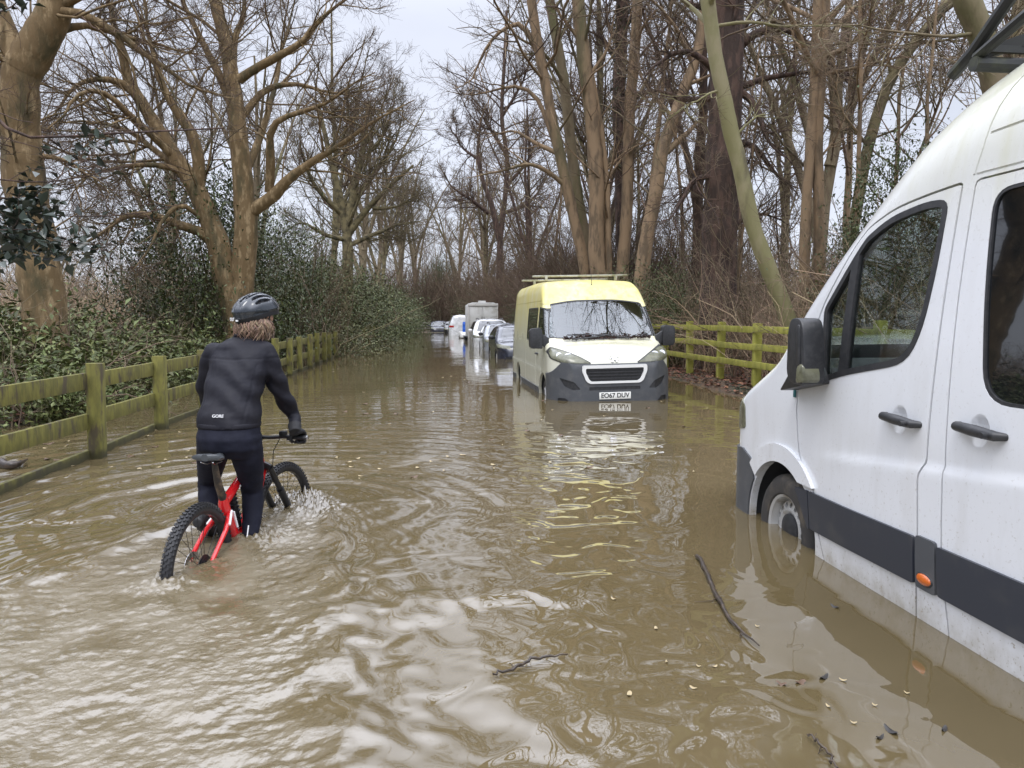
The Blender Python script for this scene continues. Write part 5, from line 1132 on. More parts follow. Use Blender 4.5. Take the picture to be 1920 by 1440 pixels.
vanp = [(0, .6), (.04, .80), (.2, .98), (.6, 1.10), (.9, 1.2), (1.3, 1.62), (1.7, 1.90), (2.2, 1.97), (4.0, 1.97), (4.75, 1.94), (4.86, 1.6), (4.9, .7)]
car('small_van', 'white van parked far down the lane left of the box trailer', 2.66, 60, 1, 4.9, 1.92, vanp, (1.15, 1.97, .95, 1.72, 2.2, 2.5), (.72, .73, .74), 'van', grey=True, rear=False)
def build_trailer():
    x0, x1, y0, y1, z0, z1 = 2.33, 3.98, 43.0, 46.8, -.02, 2.16; cx = (x0 + x1) / 2
    root = empty('box_trailer', (cx, (y0 + y1) / 2, -.36), 'tall pale grey box trailer with ribbed doors behind the parked cars', 'trailer')
    G1 = M('trailer_grey', (.52, .52, .50), .5, (.40, .39, .35), 2.5, ramp=(.45, .7)); G2 = M('trailer_frame', (.44, .43, .40), .5); 
    m = MB(); m.box((cx, (y0 + y1) / 2, (z0 + z1) / 2), (x1 - x0, y1 - y0, z1 - z0)); m.build('body', G1, root, bevel=.03)
    m = MB(); m.prism(roundp([(x0 - .02, z1 - .02), (x1 + .02, z1 - .02), (x1 - .2, z1 + .10), (x0 + .2, z1 + .10)], .05), y0 - .03, y1, 1); m.box((cx + .0, y0 + .8, z1 + .15), (.4, .6, .12)); m.build('roof', G1, root, bevel=.01)
    for sx in (-1, 1):
        xa = cx + sx * .395; m = MB(); m.box((xa, y0 - .02, 1.42), (.73, .03, 1.18)); d = m.build('door', G1, root, bevel=.008)
        m = MB(); m.box((cx + sx * .06, y0 - .045, 1.2), (.03, .03, .5)); m.build('handle', BLACKP, d)
    m = MB(); m.box((cx, y0 - .025, .42), (1.5, .035, .74))
    for z in (.15, .3, .45, .6): m.box((cx, y0 - .048, z), (1.48, .012, .03))
    m.build('ramp', G2, root, bevel=.008)
    m = MB()
    for x in (x0, x1): m.box((x, y0, (z0 + z1) / 2), (.09, .09, z1 - z0 + .1))
    m.box((cx, y0 - .03, z1 - .06), (1.74, .06, .12)); m.build('frame', G2, root, bevel=.008)
    m = MB(); m.box((x0 - .008, y0 + .5, 1.55), (.02, .18, .6)); m.build('vent', BLACKP, root)
    m = MB(); m.box((cx - .55, y0 - .05, .75), (.16, .02, .16)); m.build('plate', PLATEY, root)
    for i, (z, mt) in enumerate(((.02, REDL), (.12, PLATEY), (.22, REDL))):
        for sx in (-1, 1): m = MB(); m.box((cx + sx * .55, y0 - .065, z), (.42, .025, .085)); m.build('marker_board', mt, root, bevel=.004)
    for sx in (-1, 1):
        for q in (44.4, 45.3): wheel(root, (cx + sx * .92, q, -.06), (sx, 0, 0), .30, .18, .18, 0, 5, 20)
        m = MB(); m.box((cx + sx * .93, 44.85, .28), (.22, 1.7, .05)); m.build('mudguard', BLACKP, root, bevel=.01)
build_trailer()
root = empty('flat_trailer', (2.75, 52.5, -.36), 'low white trailer left of the box trailer, carrying a blue drum', 'trailer')
m = MB(); m.box((2.75, 52.5, .22), (1.1, 2.6, .4)); m.prism([(51.0, .05), (51.2, .02), (51.2, .42), (51.05, .3)], 2.25, 3.25, 0); m.build('body', WHITEP, root, bevel=.05)
for sx in (-1, 1): wheel(root, (2.75 + sx * .52, 52.6, -.1), (sx, 0, 0), .27, .16, .16, 0, 5, 20)
m = MB(); m.tube([(2.75, 51.2, .0), (2.75, 50.5, .05)], .04, 6); m.build('drawbar', BLACKP, root)
root = empty('drum', (2.62, 52.0, .42), 'bright blue plastic drum on the low white trailer', 'drum')
BLU = M('blue_plastic', (.015, .09, .42), .4)
m = MB(); m.lathe([(0, .001), (0, .20), (.03, .23), (.22, .23), (.24, .245), (.27, .23), (.50, .23), (.52, .245), (.55, .23), (.66, .22), (.7, .19), (.7, .001)], (2.62, 52.0, .42), (0, 0, 1), 20); m.build('barrel', BLU, root)
m = MB(); m.lathe([(0, .05), (.03, .05), (.03, .001)], (2.70, 51.95, 1.12), (0, 0, 1), 12); m.build('cap', WHITEP, root)
# ---------------------------------------------------------------- mountain bike and rider
BD = np.array([.2, .98, 0.]); BD /= np.linalg.norm(BD); BR = np.array([BD[1], -BD[0], 0.]); UP = np.array([0, 0, 1.])
BO = np.array([-1.27, 4.19, 0.])                                            # rear axle, over the water
def bk(s, z, o=0.): return BO + BD * s + UP * z + BR * o
RED = M('red_frame_paint', (.55, .012, .015), .22, coat=.8); WHT = M('white_frame_paint', (.75, .75, .75), .25, coat=.6); BLKM = M('black_metal', (.015, .015, .017), .35, metal=.4)
KNOB = M('knobbly_tyre', (.014, .014, .016), .55); MUDDY = M('muddy_black', (.025, .02, .016), .6, (.11, .075, .045), 22, ramp=(.45, .65)); SADL = M('saddle_grey', (.05, .055, .06), .4); SILV = M('silver_metal', (.55, .55, .56), .25, metal=1)
def remesh(mb_or_me, vox, smooth=4, disp=None):
    me = mesh_of(mb_or_me) if isinstance(mb_or_me, MB) else mb_or_me
    o = bpy.data.objects.new('r', me); COL.objects.link(o)
    m = o.modifiers.new('r', 'REMESH'); m.mode = 'VOXEL'; m.voxel_size = vox; m.use_smooth_shade = True
    s = o.modifiers.new('s', 'SMOOTH'); s.factor = .5; s.iterations = smooth
    dg = bpy.context.evaluated_depsgraph_get(); dg.update(); q = bpy.data.meshes.new_from_object(o.evaluated_get(dg)); bpy.data.objects.remove(o)
    if disp:
        n = len(q.vertices); co = np.zeros(n * 3, np.float32); q.vertices.foreach_get('co', co); co = co.reshape(-1, 3)
        no = np.zeros(n * 3, np.float32); q.vertex_normals.foreach_get('vector', no); co = co + no.reshape(-1, 3) * disp(co.astype(float))[:, None]
        q.vertices.foreach_set('co', co.ravel().astype(np.float32)); q.update()
    q.polygons.foreach_set('use_smooth', np.ones(len(q.polygons), bool))
    return q
def put(name, me, mat, parent):
    me.materials.clear()
    for m in (mat if isinstance(mat, (list, tuple)) else [mat]): me.materials.append(m)
    me.transform(Matrix.Translation(-root_of(parent).location)); me.name = name; return ob(name, me, parent)
def bike():
    root = empty('mountain_bike', tuple(bk(.5, -.40)), 'red and black mountain bike half sunk in the flood under the rider', 'bicycle')
    HZ = -.05; RAD = .355
    def bwheel(c, ax, fwd):
        c = Vector(c); ax = Vector(ax).normalized(); f = Vector(fwd).normalized(); u = Vector(UP)
        w_ = empty('wheel'); w_.parent = root
        t = MB(); prof = [(.029 * math.cos(a), RAD - .031 + .029 * math.sin(a)) for a in np.linspace(R(-60), R(240), 15)]; t.lathe(prof, c, ax, 72, caps=False)
        for i in range(72):                                                  # tread blocks
            for row, (o, rr_, sz) in enumerate(((0, RAD + .002, (.016, .013, .008)), (.017, RAD - .004, (.012, .011, .009)), (-.017, RAD - .004, (.012, .011, .009)), (.027, RAD - .018, (.008, .012, .012)), (-.027, RAD - .018, (.008, .012, .012)))):
                a = 2 * math.pi * (i + (.5 if row in (1, 2) else 0)) / 72; dr = f * math.cos(a) + u * math.sin(a); tg = ax.cross(dr)
                m3 = Matrix((ax, tg, dr)).transposed(); t.box(c + dr * rr_ + ax * o, sz, m3)
        t.build('tyre', KNOB, w_, angle=40)
        r_ = MB(); r_.lathe([(-.014, RAD - .062), (.014, RAD - .062), (.015, RAD - .05), (.010, RAD - .044), (-.010, RAD - .044), (-.015, RAD - .05)], c, ax, 60, closed=True); r_.build('rim', BLKM, w_)
        s_ = MB()
        for i in range(28):
            a = 2 * math.pi * i / 28; b = a + (.35 if i % 2 else -.35); side = .028 if (i // 2) % 2 else -.028
            s_.tube([c + (f * math.cos(b) + u * math.sin(b)) * .022 + ax * side, c + (f * math.cos(a) + u * math.sin(a)) * (RAD - .06)], .0016, 4)
        s_.build('spokes', BLKM, w_)
        h = MB(); h.lathe([(-.06, .001), (-.06, .012), (-.032, .014), (-.03, .028), (-.026, .018), (.026, .018), (.03, .028), (.032, .014), (.06, .012), (.06, .001)], c, ax, 20); h.build('hub', BLKM, w_)
        d_ = MB(); d_.lathe([(-.040, .055), (-.038, .055), (-.038, .088), (-.040, .088)], c, ax, 40, closed=True); d_.build('brake_disc', SILV, w_)
        return w_
    w1 = bwheel(bk(0, HZ), BR, BD)
    st = R(-9); fd = BD * math.cos(st) - BR * math.sin(st); fr = BR * math.cos(st) + BD * math.sin(st)
    bwheel(bk(1.19, HZ), fr, fd)
    c = MB()
    for k, q in enumerate((.075, .062, .05, .04, .03)): c.lathe([(.030 + k * .005, .012), (.030 + k * .005, q), (.033 + k * .005, q), (.033 + k * .005, .012)], bk(0, HZ), BR, 28, closed=True)
    c.build('cassette', BLKM, w1)
    f = MB(); J = bk(.31, .235); HT, HB = bk(.80, .45), bk(.845, .33); BB = bk(.455, -.06)
    f.tube([bk(.80, .43), bk(.66, .395), bk(.48, .31), J], [.028, .026, .026, .03], 12); f.tube([HB, bk(.74, .20), bk(.60, .04), BB], [.036, .042, .046, .045], 14)
    f.tube([J + UP * .05, J, bk(.36, .12), BB], [.024, .032, .034, .042], 12); f.tube([HT, HB], .030, 14)
    for o in (-1, 1):
        f.tube([J + BR * o * .03 + BD * .02 - UP * .06, bk(.20, .10, o * .060), bk(.02, HZ + .03, o * .066), bk(0, HZ, o * .066)], [.017, .014, .013, .016], 8)
        f.tube([BB + BR * o * .035, bk(.25, -.065, o * .055), bk(0, HZ, o * .066)], [.02, .015, .015], 8)
    f.build('frame', RED, root)
    m = MB()
    for o in (-1, 1): m.tube([J + BR * o * .043 - UP * .045 + BD * .01, bk(.235, .128, o * .069)], .0075, 6)
    for o in (-1, 1): m.tube([bk(.62, .372, o * .023), bk(.47, .300, o * .024)], .008, 6); m.tube([bk(.37, .17, o * .030), bk(.40, .07, o * .036)], .009, 6)
    m.build('white_trim', WHT, root)
    m = MB(); m.tube([bk(.40, .29), bk(.49, .05)], [.022, .022], 10)
    for z in np.linspace(.1, .26, 7): m.lathe([(-.005, .02), (0, .032), (.005, .02)], bk(.40 + (.29 - z) * .375, z), np.array([.35 * BD[0], .35 * BD[1], -1]), 12, closed=False)
    m.build('shock', BLKM, root)
    m = MB(); m.tube([J + UP * .02, bk(.255, .36), bk(.225, .46), bk(.215, .505)], [.024, .022, .018, .015], 12); m.build('seat_post', MUDDY, root)
    m = MB(); V = []; F = []; nn = 14; kk = 12
    for i in range(nn):
        t = i / (nn - 1); s_ = .105 + .265 * t; wd = .070 * (1 - sst(.15, .75, np.array(t))) + .020; wd *= 1 - .75 * max(0, (.08 - t) / .08); z = .525 + .012 * math.cos(t * 5) + .006
        for j in range(kk):
            a = 2 * math.pi * j / kk; V.append(bk(s_, z + (.022 if math.sin(a) > 0 else .018) * math.sin(a), wd * math.copysign(abs(math.cos(a)) ** .7, math.cos(a))))
    for i in range(nn - 1):
        for j in range(kk): F.append((i * kk + j, i * kk + (j + 1) % kk, (i + 1) * kk + (j + 1) % kk, (i + 1) * kk + j))
    F += [tuple(range(kk))[::-1], tuple(range((nn - 1) * kk, nn * kk))]; m.add(V, F); sa = m.build('saddle', SADL, root)
    m = MB()
    for o in (-.022, .022): m.tube([bk(.13, .515, o * 1.6), bk(.17, .497, o), bk(.26, .497, o), bk(.33, .515, o * .6)], .0035, 6)
    m.build('saddle_rails', SILV, sa)
    # fork, bars, stem, grips, levers, cables
    m = MB(); ax0 = bk(1.19, HZ)
    for o in (-1, 1):
        top = bk(.835, .33) + fd * .015 + fr * o * .065; lo = ax0 + fr * o * .065
        m.tube([top + (top - lo) * .05, top * .55 + lo * .45], .019, 12); m.tube([top * .58 + lo * .42, top * .5 + lo * .5, lo * .97 + top * .03, lo - UP * .03], [.026, .025, .024, .015], 12)
    m.tube([bk(.835, .345) + fr * -.075, bk(.84, .37), bk(.835, .345) + fr * .075], [.024, .030, .024], 10); m.tube([ax0 - fr * .08, ax0 + fr * .08], .01, 8); m.tube([bk(.93, .27) - fr * .07, bk(.965, .30), bk(.93, .27) + fr * .07], .013, 8); m.build('fork', BLKM, root)
    sc_ = bk(.80, .535) ; m = MB(); m.tube([HT, bk(.785, .50), bk(.79, .53)], .021, 12); m.tube([bk(.788, .528), bk(.835, .545)], [.024, .024], 10); m.build('stem', BLKM, root)
    bc = bk(.835, .548); L_ = [bc + fr * o - fd * (abs(o) ** 2 * .25) + UP * (.012 if abs(o) > .08 else 0) for o in (-.365, -.2, -.08, 0, .08, .2, .365)]
    m = MB(); m.tube(L_, .0125, 10); m.build('handlebar', BLKM, root)
    g0 = {}
    for sgn in (-1, 1):
        a, b = L_[0 if sgn < 0 else 6], (L_[0 if sgn < 0 else 6] * .25 + L_[1 if sgn < 0 else 5] * .75); e = (a - b) / np.linalg.norm(a - b); g0[sgn] = (a - e * .062, e)
        m = MB(); m.tube([a - e * .128, a - e * .01, a - e * .004], [.0165, .0165, .015], 14); m.build('grip', BLACKP, root)
        m = MB(); m.lathe([(-.003, .001), (-.003, .0155), (.003, .0145), (.005, .001)], a, e, 16); m.build('bar_end', SILV, root)
        m = MB(); q = a - e * .150; m.box(q + fd * .012 - UP * .008, (.03, .045, .03), None); m.tube([q, q + fd * .05 - UP * .014, q + fd * .055 + e * .05 - UP * .018, q + fd * .045 + e * .11 - UP * .02], [.009, .008, .006, .005], 8)
        m.box(q - e * .04 + UP * .02, (.05, .03, .03)); m.build('brake_lever', BLKM, root, bevel=.004)
        m = MB(); m.tube([q + fd * .04, q + fd * .10 - e * .10 + UP * .02, bk(.93, .44, sgn * .05), bk(.90, .30, sgn * .05)], .0028, 6); m.build('cable', BLKM, root)
    m = MB(); m.box(bk(.80, .585, -.02), (.045, .05, .025)); m.build('display', BLACKP, root, bevel=.005)
    m = MB(); m.lathe([(.045, .045), (.048, .045), (.048, .078), (.045, .078)], BB, BR, 32, closed=True); m.build('chainring', BLKM, root)
    for o, an in ((1, R(-55)), (-1, R(125))):
        dd = BD * math.cos(an) + UP * math.sin(an); m = MB(); m.tube([BB + BR * o * .065, BB + BR * o * .075 + dd * .17], [.016, .012], 8); cr = m.build('crank', BLKM, root)
        m = MB(); m.box(BB + BR * o * .135 + dd * .17, (.09, .09, .016)); m.build('pedal', BLKM, cr, bevel=.003)
    return g0, BB
GRIP, BBP = bike()
JACK = M('black_jacket', (.0075, .0075, .0125), .62, (.0125, .012, .0165), 5, spec=.22, ramp=(.4, .7), bump=.12, bscale=420, bdist=.0015); LEGS = M('navy_leggings', (.0060, .0068, .014), .75, (.011, .012, .022), 9, spec=.2, bump=.1, bscale=300, bdist=.001)
GLOVE = M('black_glove', (.010, .010, .012), .75, bump=.2, bscale=200, bdist=.002); SKIN = M('skin', (.48, .27, .19), .5); HELM = M('helmet_shell', (.013, .019, .027), .2, coat=.7); VENT = M('helmet_vent', (.006, .006, .007), .7); HAIR = M('light_brown_hair', (.225, .152, .10), .5, island=.6)
SHOE = M('black_shoe', (.012, .012, .013), .6)
def loft(mb, secs, k=22, e=2.3):
    """secs: centre, half width across, half depth, right vector, front vector"""
    V = []; F = []
    for c, a, b, r_, f_ in secs:
        for j in range(k):
            t = 2 * math.pi * j / k; x, y = math.cos(t), math.sin(t); V.append(np.array(c) + np.array(r_) * a * math.copysign(abs(x) ** (2 / e), x) + np.array(f_) * b * math.copysign(abs(y) ** (2 / e), y))
    for i in range(len(secs) - 1):
        for j in range(k): F.append((i * k + j, i * k + (j + 1) % k, (i + 1) * k + (j + 1) % k, (i + 1) * k + j))
    n = len(secs); F += [tuple(range(k))[::-1], tuple(range((n - 1) * k, n * k))]; mb.add(V, F)
def rider():
    TR = BR * .97 - BD * .10; TR /= np.linalg.norm(TR); TF = np.array([-TR[1], TR[0], 0])
    root = empty('person', tuple(bk(.455, -.36)), 'cyclist in a dark jacket, navy leggings and helmet riding away through the flood', 'person')
    spine = [((430, 800, 4.63), 0.186, 0.157), ((431, 775, 4.65), 0.183, 0.152), ((436, 742, 4.69), 0.170, 0.141), ((443, 712, 4.74), 0.179, 0.142), ((449, 685, 4.79), 0.189, 0.141), ((454, 662, 4.83), 0.188, 0.125), ((458, 645, 4.855), 0.160, 0.103), ((462, 634, 4.87), 0.102, 0.081)]
    RA = [((496, 660, 4.81), 0.0686), ((508, 688, 4.81), 0.0669), ((521, 722, 4.84), 0.0625), ((535, 752, 4.88), 0.0554), ((551, 778, 4.93), 0.0431)]
    LA = [((403, 663, 4.86), 0.0704), ((392, 695, 4.88), 0.0651), ((386, 728, 4.93), 0.0581), ((391, 755, 5.0), 0.0493)]
    gR, eR = GRIP[1]; gL, eL = GRIP[-1]
    wR = gR + UP * .048 - BD * .055 - eR * .008; wL = gL + UP * .05 - BD * .05 + eL * -.01
    neck = at(466, 628, 4.885); hc = at(482, 590, 4.91)
    def arm(mb, P, wrist, sc_, extra=0):
        pts = [at(*p[0]) for p in P] + [wrist]; rad = [p[1] * sc_ for p in P] + [.036 * sc_ + extra]; q, r2 = resample(pts, rad, 16); mb.tube([tuple(v) for v in q], list(r2), 16); mb.ball(tuple(q[0]), r2[0] * 1.0, 14, 10)
    # jacket
    J = MB(); S = [(at(*c), a, b, TR, TF) for c, a, b in spine]; loft(J, S); J.ball(tuple(at(458, 655, 4.84)), (.175, .11, .065), 18, 12)
    arm(J, RA, wR, 1.0); arm(J, LA, wL, 1.0); J.tube([tuple(at(461, 640, 4.86)), tuple(neck + UP * .012)], [.085, .066], 18)
    def folds(co):
        x = co @ TR; z = co[:, 2]; y = co @ TF
        d = .0055 * np.sin(34 * (z + .55 * (x - (S[0][0] @ TR)) + .10 * np.sin(9 * x + 3 * z)) + 1.6 * np.sin(7 * z)) * sst(.62, .75, z) * sst(1.22, 1.0, z)
        d += .0035 * np.sin(60 * z - 40 * x + 2 * np.sin(21 * x)) * sst(.55, .8, x - (S[0][0] @ TR) + .35) + .0028 * fbm(x * 9, z * 9, 71, 1.2, 3)
        d -= .0035 * np.exp(-((z - 1.075 - .10 * (x - S[0][0] @ TR) ** 2) / .005) ** 2) + .003 * np.exp(-((np.abs(x - S[0][0] @ TR - .01) - .135) / .004) ** 2) * sst(1.07, 1.04, z)
        return d
    put('jacket', remesh(J, .0085, 3, folds), JACK, root)
    hem = MB(); loft(hem, [(at(430, 801, 4.63), .1855, .156, TR, TF), (at(430, 790, 4.637), .1855, .156, TR, TF)]); put('jacket_hem', remesh(hem, .009, 2), JACK, root)
    # leggings
    T = MB(); loft(T, [(at(432, 778, 4.65), .168, .138, TR, TF), (at(430, 800, 4.63), .178, .148, TR, TF), (at(430, 820, 4.615), .190, .158, TR, TF), (at(430, 840, 4.61), .187, .145, TR, TF), (at(431, 856, 4.62), .17, .10, TR, TF)])
    pR, pL = BBP + BR * .135 + (BD * math.cos(R(-55)) + UP * math.sin(R(-55))) * .17, BBP - BR * .135 + (BD * math.cos(R(125)) + UP * math.sin(R(125))) * .17
    legR = [((459, 832, 4.60), 0.1030), ((466, 866, 4.64), 0.0911), ((471, 900, 4.70), 0.0736), ((473, 920, 4.735), 0.0662), ((474, 948, 4.71), 0.0653), ((472, 980, 4.66), 0.0552), ((468, 1008, 4.61), 0.0460)]
    legL = [((402, 832, 4.64), 0.1030), ((397, 862, 4.74), 0.0892), ((393, 890, 4.84), 0.0718), ((391, 906, 4.87), 0.0644), ((391, 935, 4.83), 0.0626), ((393, 968, 4.77), 0.0515), ((394, 1000, 4.70), 0.0423)]
    for lg in (legR, legL):
        q, r2 = resample([at(*p[0]) for p in lg], [p[1] for p in lg], 20); T.tube([tuple(v) for v in q], list(r2), 18)
    def lf(co): return .0018 * fbm(co[:, 0] * 10, co[:, 2] * 14, 73, 1.0, 3) + .0022 * np.sin(70 * co[:, 2] + 2 * np.sin(20 * co[:, 0])) * np.exp(-((co[:, 2] - .28) / .07) ** 2)
    put('leggings', remesh(T, .0085, 3, lf), LEGS, root)
    m = MB()
    for lg in (legR, legL):
        a = at(*lg[6][0]); b = at(*lg[5][0]); o = -TF * .056 + TR * .012; m.tube([a + o * .9, b + o * 1.06], .004, 6)
    m.build('reflective_piping', M('reflective_white', (.75, .75, .75), .3), root)
    for lg, ped in ((legR, pR), (legL, pL)):
        an = at(*lg[6][0]); m = MB(); q = ped + UP * .05; m.tube([an + UP * .02, an * .5 + q * .5 - BD * .02, q - BD * .06], [.048, .045, .045], 14); loft(m, [(q - BD * .11 + UP * .0, .034, .03, TR, UP), (q - BD * .03 + UP * .005, .042, .045, TR, UP), (q + BD * .08 - UP * .01, .048, .034, TR, UP), (q + BD * .15 - UP * .018, .034, .02, TR, UP)], 14); put('shoe', remesh(m, .008, 2), SHOE, root)
    # hands
    def hand(mb, g, e, wr, sc_, sgn):
        knt = g + (BD * math.cos(R(75)) + UP * math.sin(R(75))) * .040
        loft(mb, [(wr, .027 * sc_, .022 * sc_, e, UP), (wr * .5 + knt * .5 + UP * .004, .040 * sc_, .020 * sc_, e, UP), (knt, .043 * sc_, .016 * sc_, e, UP)], 14)
        for i, (off, ln) in enumerate(((.032, 175), (.011, 190), (-.011, 180), (-.031, 160))):
            pts = []
            for a in np.linspace(72, 72 - ln, 9): pts.append(g - e * off + (BD * math.cos(R(a)) + UP * math.sin(R(a))) * (.033 if a < 40 else .037))
            mb.tube([tuple(p) for p in pts], list(np.linspace(.0112, .0088, 9) * sc_), 10)
        th = [wr * .6 + knt * .4 - e * .032, g - e * .052 + UP * .022 - BD * .022, g - e * .060 - UP * .012 - BD * .026, g - e * .050 - UP * .034 - BD * .006]
        mb.tube([tuple(p) for p in th], [.015 * sc_, .013 * sc_, .0115 * sc_, .010 * sc_], 10)
    for sgn, (g, e), wr in ((1, GRIP[1], wR), (-1, GRIP[-1], wL)):
        m = MB(); hand(m, g, e, wr, 1.12, sgn); up_ = (at(*RA[-1][0]) if sgn > 0 else at(*LA[-1][0])); d_ = (up_ - wr) / np.linalg.norm(up_ - wr); m.tube([tuple(wr - d_ * .01), tuple(wr + d_ * .055)], [.037, .044], 14); put('glove', remesh(m, .0042, 2), GLOVE, root)
    # body (one surface): head with face, neck, trunk, limbs, hands
    hd = BD * .88 + BR * .47; hd /= np.linalg.norm(hd); hr = np.array([hd[1], -hd[0], 0])
    B = MB(); B.ball(tuple(hc), 1, 28, 20, lambda q, d: tuple(hc + hr * d[0] * .076 + hd * d[1] * .096 + UP * d[2] * .112))
    B.ball(tuple(hc - UP * .055 + hd * .035), 1, 18, 12, lambda q, d: tuple(hc - UP * .060 + hd * .034 + hr * d[0] * .056 + hd * d[1] * .058 + UP * d[2] * .062))
    B.tube([tuple(hc + hd * .088 + UP * .018), tuple(hc + hd * .112 - UP * .022), tuple(hc + hd * .090 - UP * .034)], [.010, .015, .010], 10)
    for o in (-1, 1): B.ball(tuple(hc + hr * o * .078 - hd * .008), (.012, .018, .030), 10, 8); B.ball(tuple(hc + hr * o * .032 + hd * .078 + UP * .030), (.022, .012, .009), 10, 8); B.ball(tuple(hc + hr * o * .040 + hd * .066 - UP * .028), (.022, .018, .018), 10, 8)
    B.ball(tuple(hc + hd * .090 - UP * .062), (.024, .012, .011), 10, 8)
    B.tube([tuple(at(459, 650, 4.85)), tuple(neck), tuple(hc - UP * .05 - hd * .01)], [.07, .056, .058], 16)
    loft(B, [(c, a * .84, b * .82, r_, f_) for c, a, b, r_, f_ in S] ); loft(B, [(at(430, 800, 4.63), .165, .13, TR, TF), (at(430, 838, 4.61), .175, .13, TR, TF)])
    arm(B, RA, wR, .72); arm(B, LA, wL, .72); hand(B, *GRIP[1], wR, .88, 1); hand(B, *GRIP[-1], wL, .88, -1)
    for lg, ped in ((legR, pR), (legL, pL)):
        q, r2 = resample([at(*p[0]) for p in lg], [p[1] * .86 for p in lg], 18); B.tube([tuple(v) for v in q], list(r2), 14); B.tube([tuple(q[-1]), tuple(ped + UP * .05 - BD * .06)], [.036, .03], 10); B.tube([tuple(ped + UP * .05 - BD * .08), tuple(ped + UP * .04 + BD * .12)], [.03, .022], 10)
    put('body', remesh(B, .0058, 2), SKIN, root)
    for o in (-1, 1): m = MB(); m.ball(tuple(hc + hr * o * .032 + hd * .083 + UP * .014), .011, 12, 8); m.build('eye', M('eye_white', (.7, .7, .68), .15), root)
    m = MB(); m.tube([tuple(hc + hd * .100 - UP * .063 - hr * .022), tuple(hc + hd * .105 - UP * .061), tuple(hc + hd * .100 - UP * .063 + hr * .022)], [.003, .006, .003], 8); m.build('lips', M('lips', (.36, .12, .10), .5), root)
    # hair: wavy bob under the helmet
    r = rs(91); n = 1500; az = r.uniform(R(18), R(342), n); S_ = 9; P = np.zeros((n, S_, 3)); rad = np.zeros((n, S_))
    dirs = hd[None] * np.cos(az)[:, None] + hr[None] * np.sin(az)[:, None]; back = (1 - np.cos(az)) / 2; ln = .090 + .060 * r.rand(n) + .02 * back; lay = .64 + .34 * r.rand(n); w0 = r.uniform(0, 6.28, n)
    for s in range(S_):
        t = s / (S_ - 1); rr_ = (.062 + .018 * back) * lay + .030 * math.sin(t * 2.6) * lay + (.010 + .016 * lay) * np.sin(t * 5.5 + w0) * t; swirl = np.cross(np.array([0, 0, 1.]), dirs) * ((.012 + .012 * t) * np.sin(t * 6 + 1.7 * w0))[:, None]
        P[:, s] = hc - hd * .016 - UP * .006 + dirs * rr_[:, None] * np.array([1.12, 1.12, 1]) + swirl - UP[None] * (ln * t)[:, None]; rad[:, s] = .0026 * (1.05 - .75 * t ** 2)
    V_, Q_ = tubes(P, rad, 5); ob('hair', mesh('hair', V_ - np.array(root.location), [Q_], HAIR), root)
    # helmet
    hc2 = hc + UP * .012 + hd * .002; up2 = UP * .985 - hd * .12; up2 /= np.linalg.norm(up2); f2 = np.cross(up2, hr) ; f2 /= np.linalg.norm(f2); f2 = f2 if f2 @ hd > 0 else -f2
    V = []; F = []; mi = []; nu, nv = 120, 54; gv = np.zeros((nv + 1, nu))
    def vent(az_, el):
        u = math.sin(az_) * math.sin(el); v = math.cos(az_) * math.sin(el); g = 0.
        for uc, wd, v0, v1 in ((0, .085, -.15, .75), (.30, .075, -.62, .62), (-.30, .075, -.62, .62), (.55, .070, -.50, .50), (-.55, .070, -.50, .50), (.13, .05, -.82, -.30), (-.13, .05, -.82, -.30), (.78, .055, -.45, .28), (-.78, .055, -.45, .28)):
            uu = uc * (1 - .18 * v * v); a = (u - uu) / wd; vv = (v - (v0 + v1) / 2) / ((v1 - v0) / 2)
            q = a * a + vv ** 4
            if q < 1.25: g = max(g, float(sst(1.2, .62, np.array(q))))
        return g
    for i in range(nv + 1):
        for j in range(nu):
            az_ = 2 * math.pi * j / nu; bk_ = (1 - math.cos(az_)) / 2; lim = R(97 + 17 * bk_ + 4 * math.cos(2 * az_)); el = lim * i / nv
            g = vent(az_, el); gv[i, j] = g; low = float(sst(R(80), R(90), np.array(el))); rr_ = 1 + .05 * math.sin(az_ * 0) - .17 * g - .05 * low + .018 * math.cos(5 * math.sin(az_) * math.sin(el) * math.pi) * math.sin(el)
            tail = .022 * max(0, -math.cos(az_)) ** 3 * math.sin(el)
            V.append(hc2 + hr * math.sin(az_) * math.sin(el) * .116 * rr_ + f2 * math.cos(az_) * math.sin(el) * (.152 * rr_ + tail) + up2 * math.cos(el) * .128 * rr_)
    for i in range(nv):
        for j in range(nu):
            F.append((i * nu + j, i * nu + (j + 1) % nu, (i + 1) * nu + (j + 1) % nu, (i + 1) * nu + j)); mi.append(1 if gv[i:i + 2, [j, (j + 1) % nu]].mean() > .45 or i / nv > .87 else 0)
    b = len(V)                                                              # inner lining closes the shell
    for j in range(nu): V.append(np.array(V[nv * nu + j]) * .90 + (hc2 - up2 * .01) * .10)
    for j in range(nu): V.append(np.array(V[nv * nu + j]) * .72 + (hc2 + up2 * .06) * .28)
    for j in range(nu): F.append((nv * nu + j, nv * nu + (j + 1) % nu, b + (j + 1) % nu, b + j)); F.append((b + j, b + (j + 1) % nu, b + nu + (j + 1) % nu, b + nu + j)); mi += [1, 1]
    hm = MB(); hm.add(V, F); me = hm.mesh('helmet', [HELM, VENT], True, 50, root.location); me.polygons.foreach_set('material_index', np.array(mi, np.int32)); ho = ob('helmet', me, root)
    m = MB()
    for o in (-1, 1): m.tube([tuple(hc2 + hr * o * .098 - up2 * .005 + f2 * .03), tuple(hc + hr * o * .086 - UP * .03 + hd * .02), tuple(hc + hr * o * .05 - UP * .115 + hd * .045), tuple(hc - UP * .128 + hd * .05)], .005, 6)
    m.build('strap', BLACKP, ho)
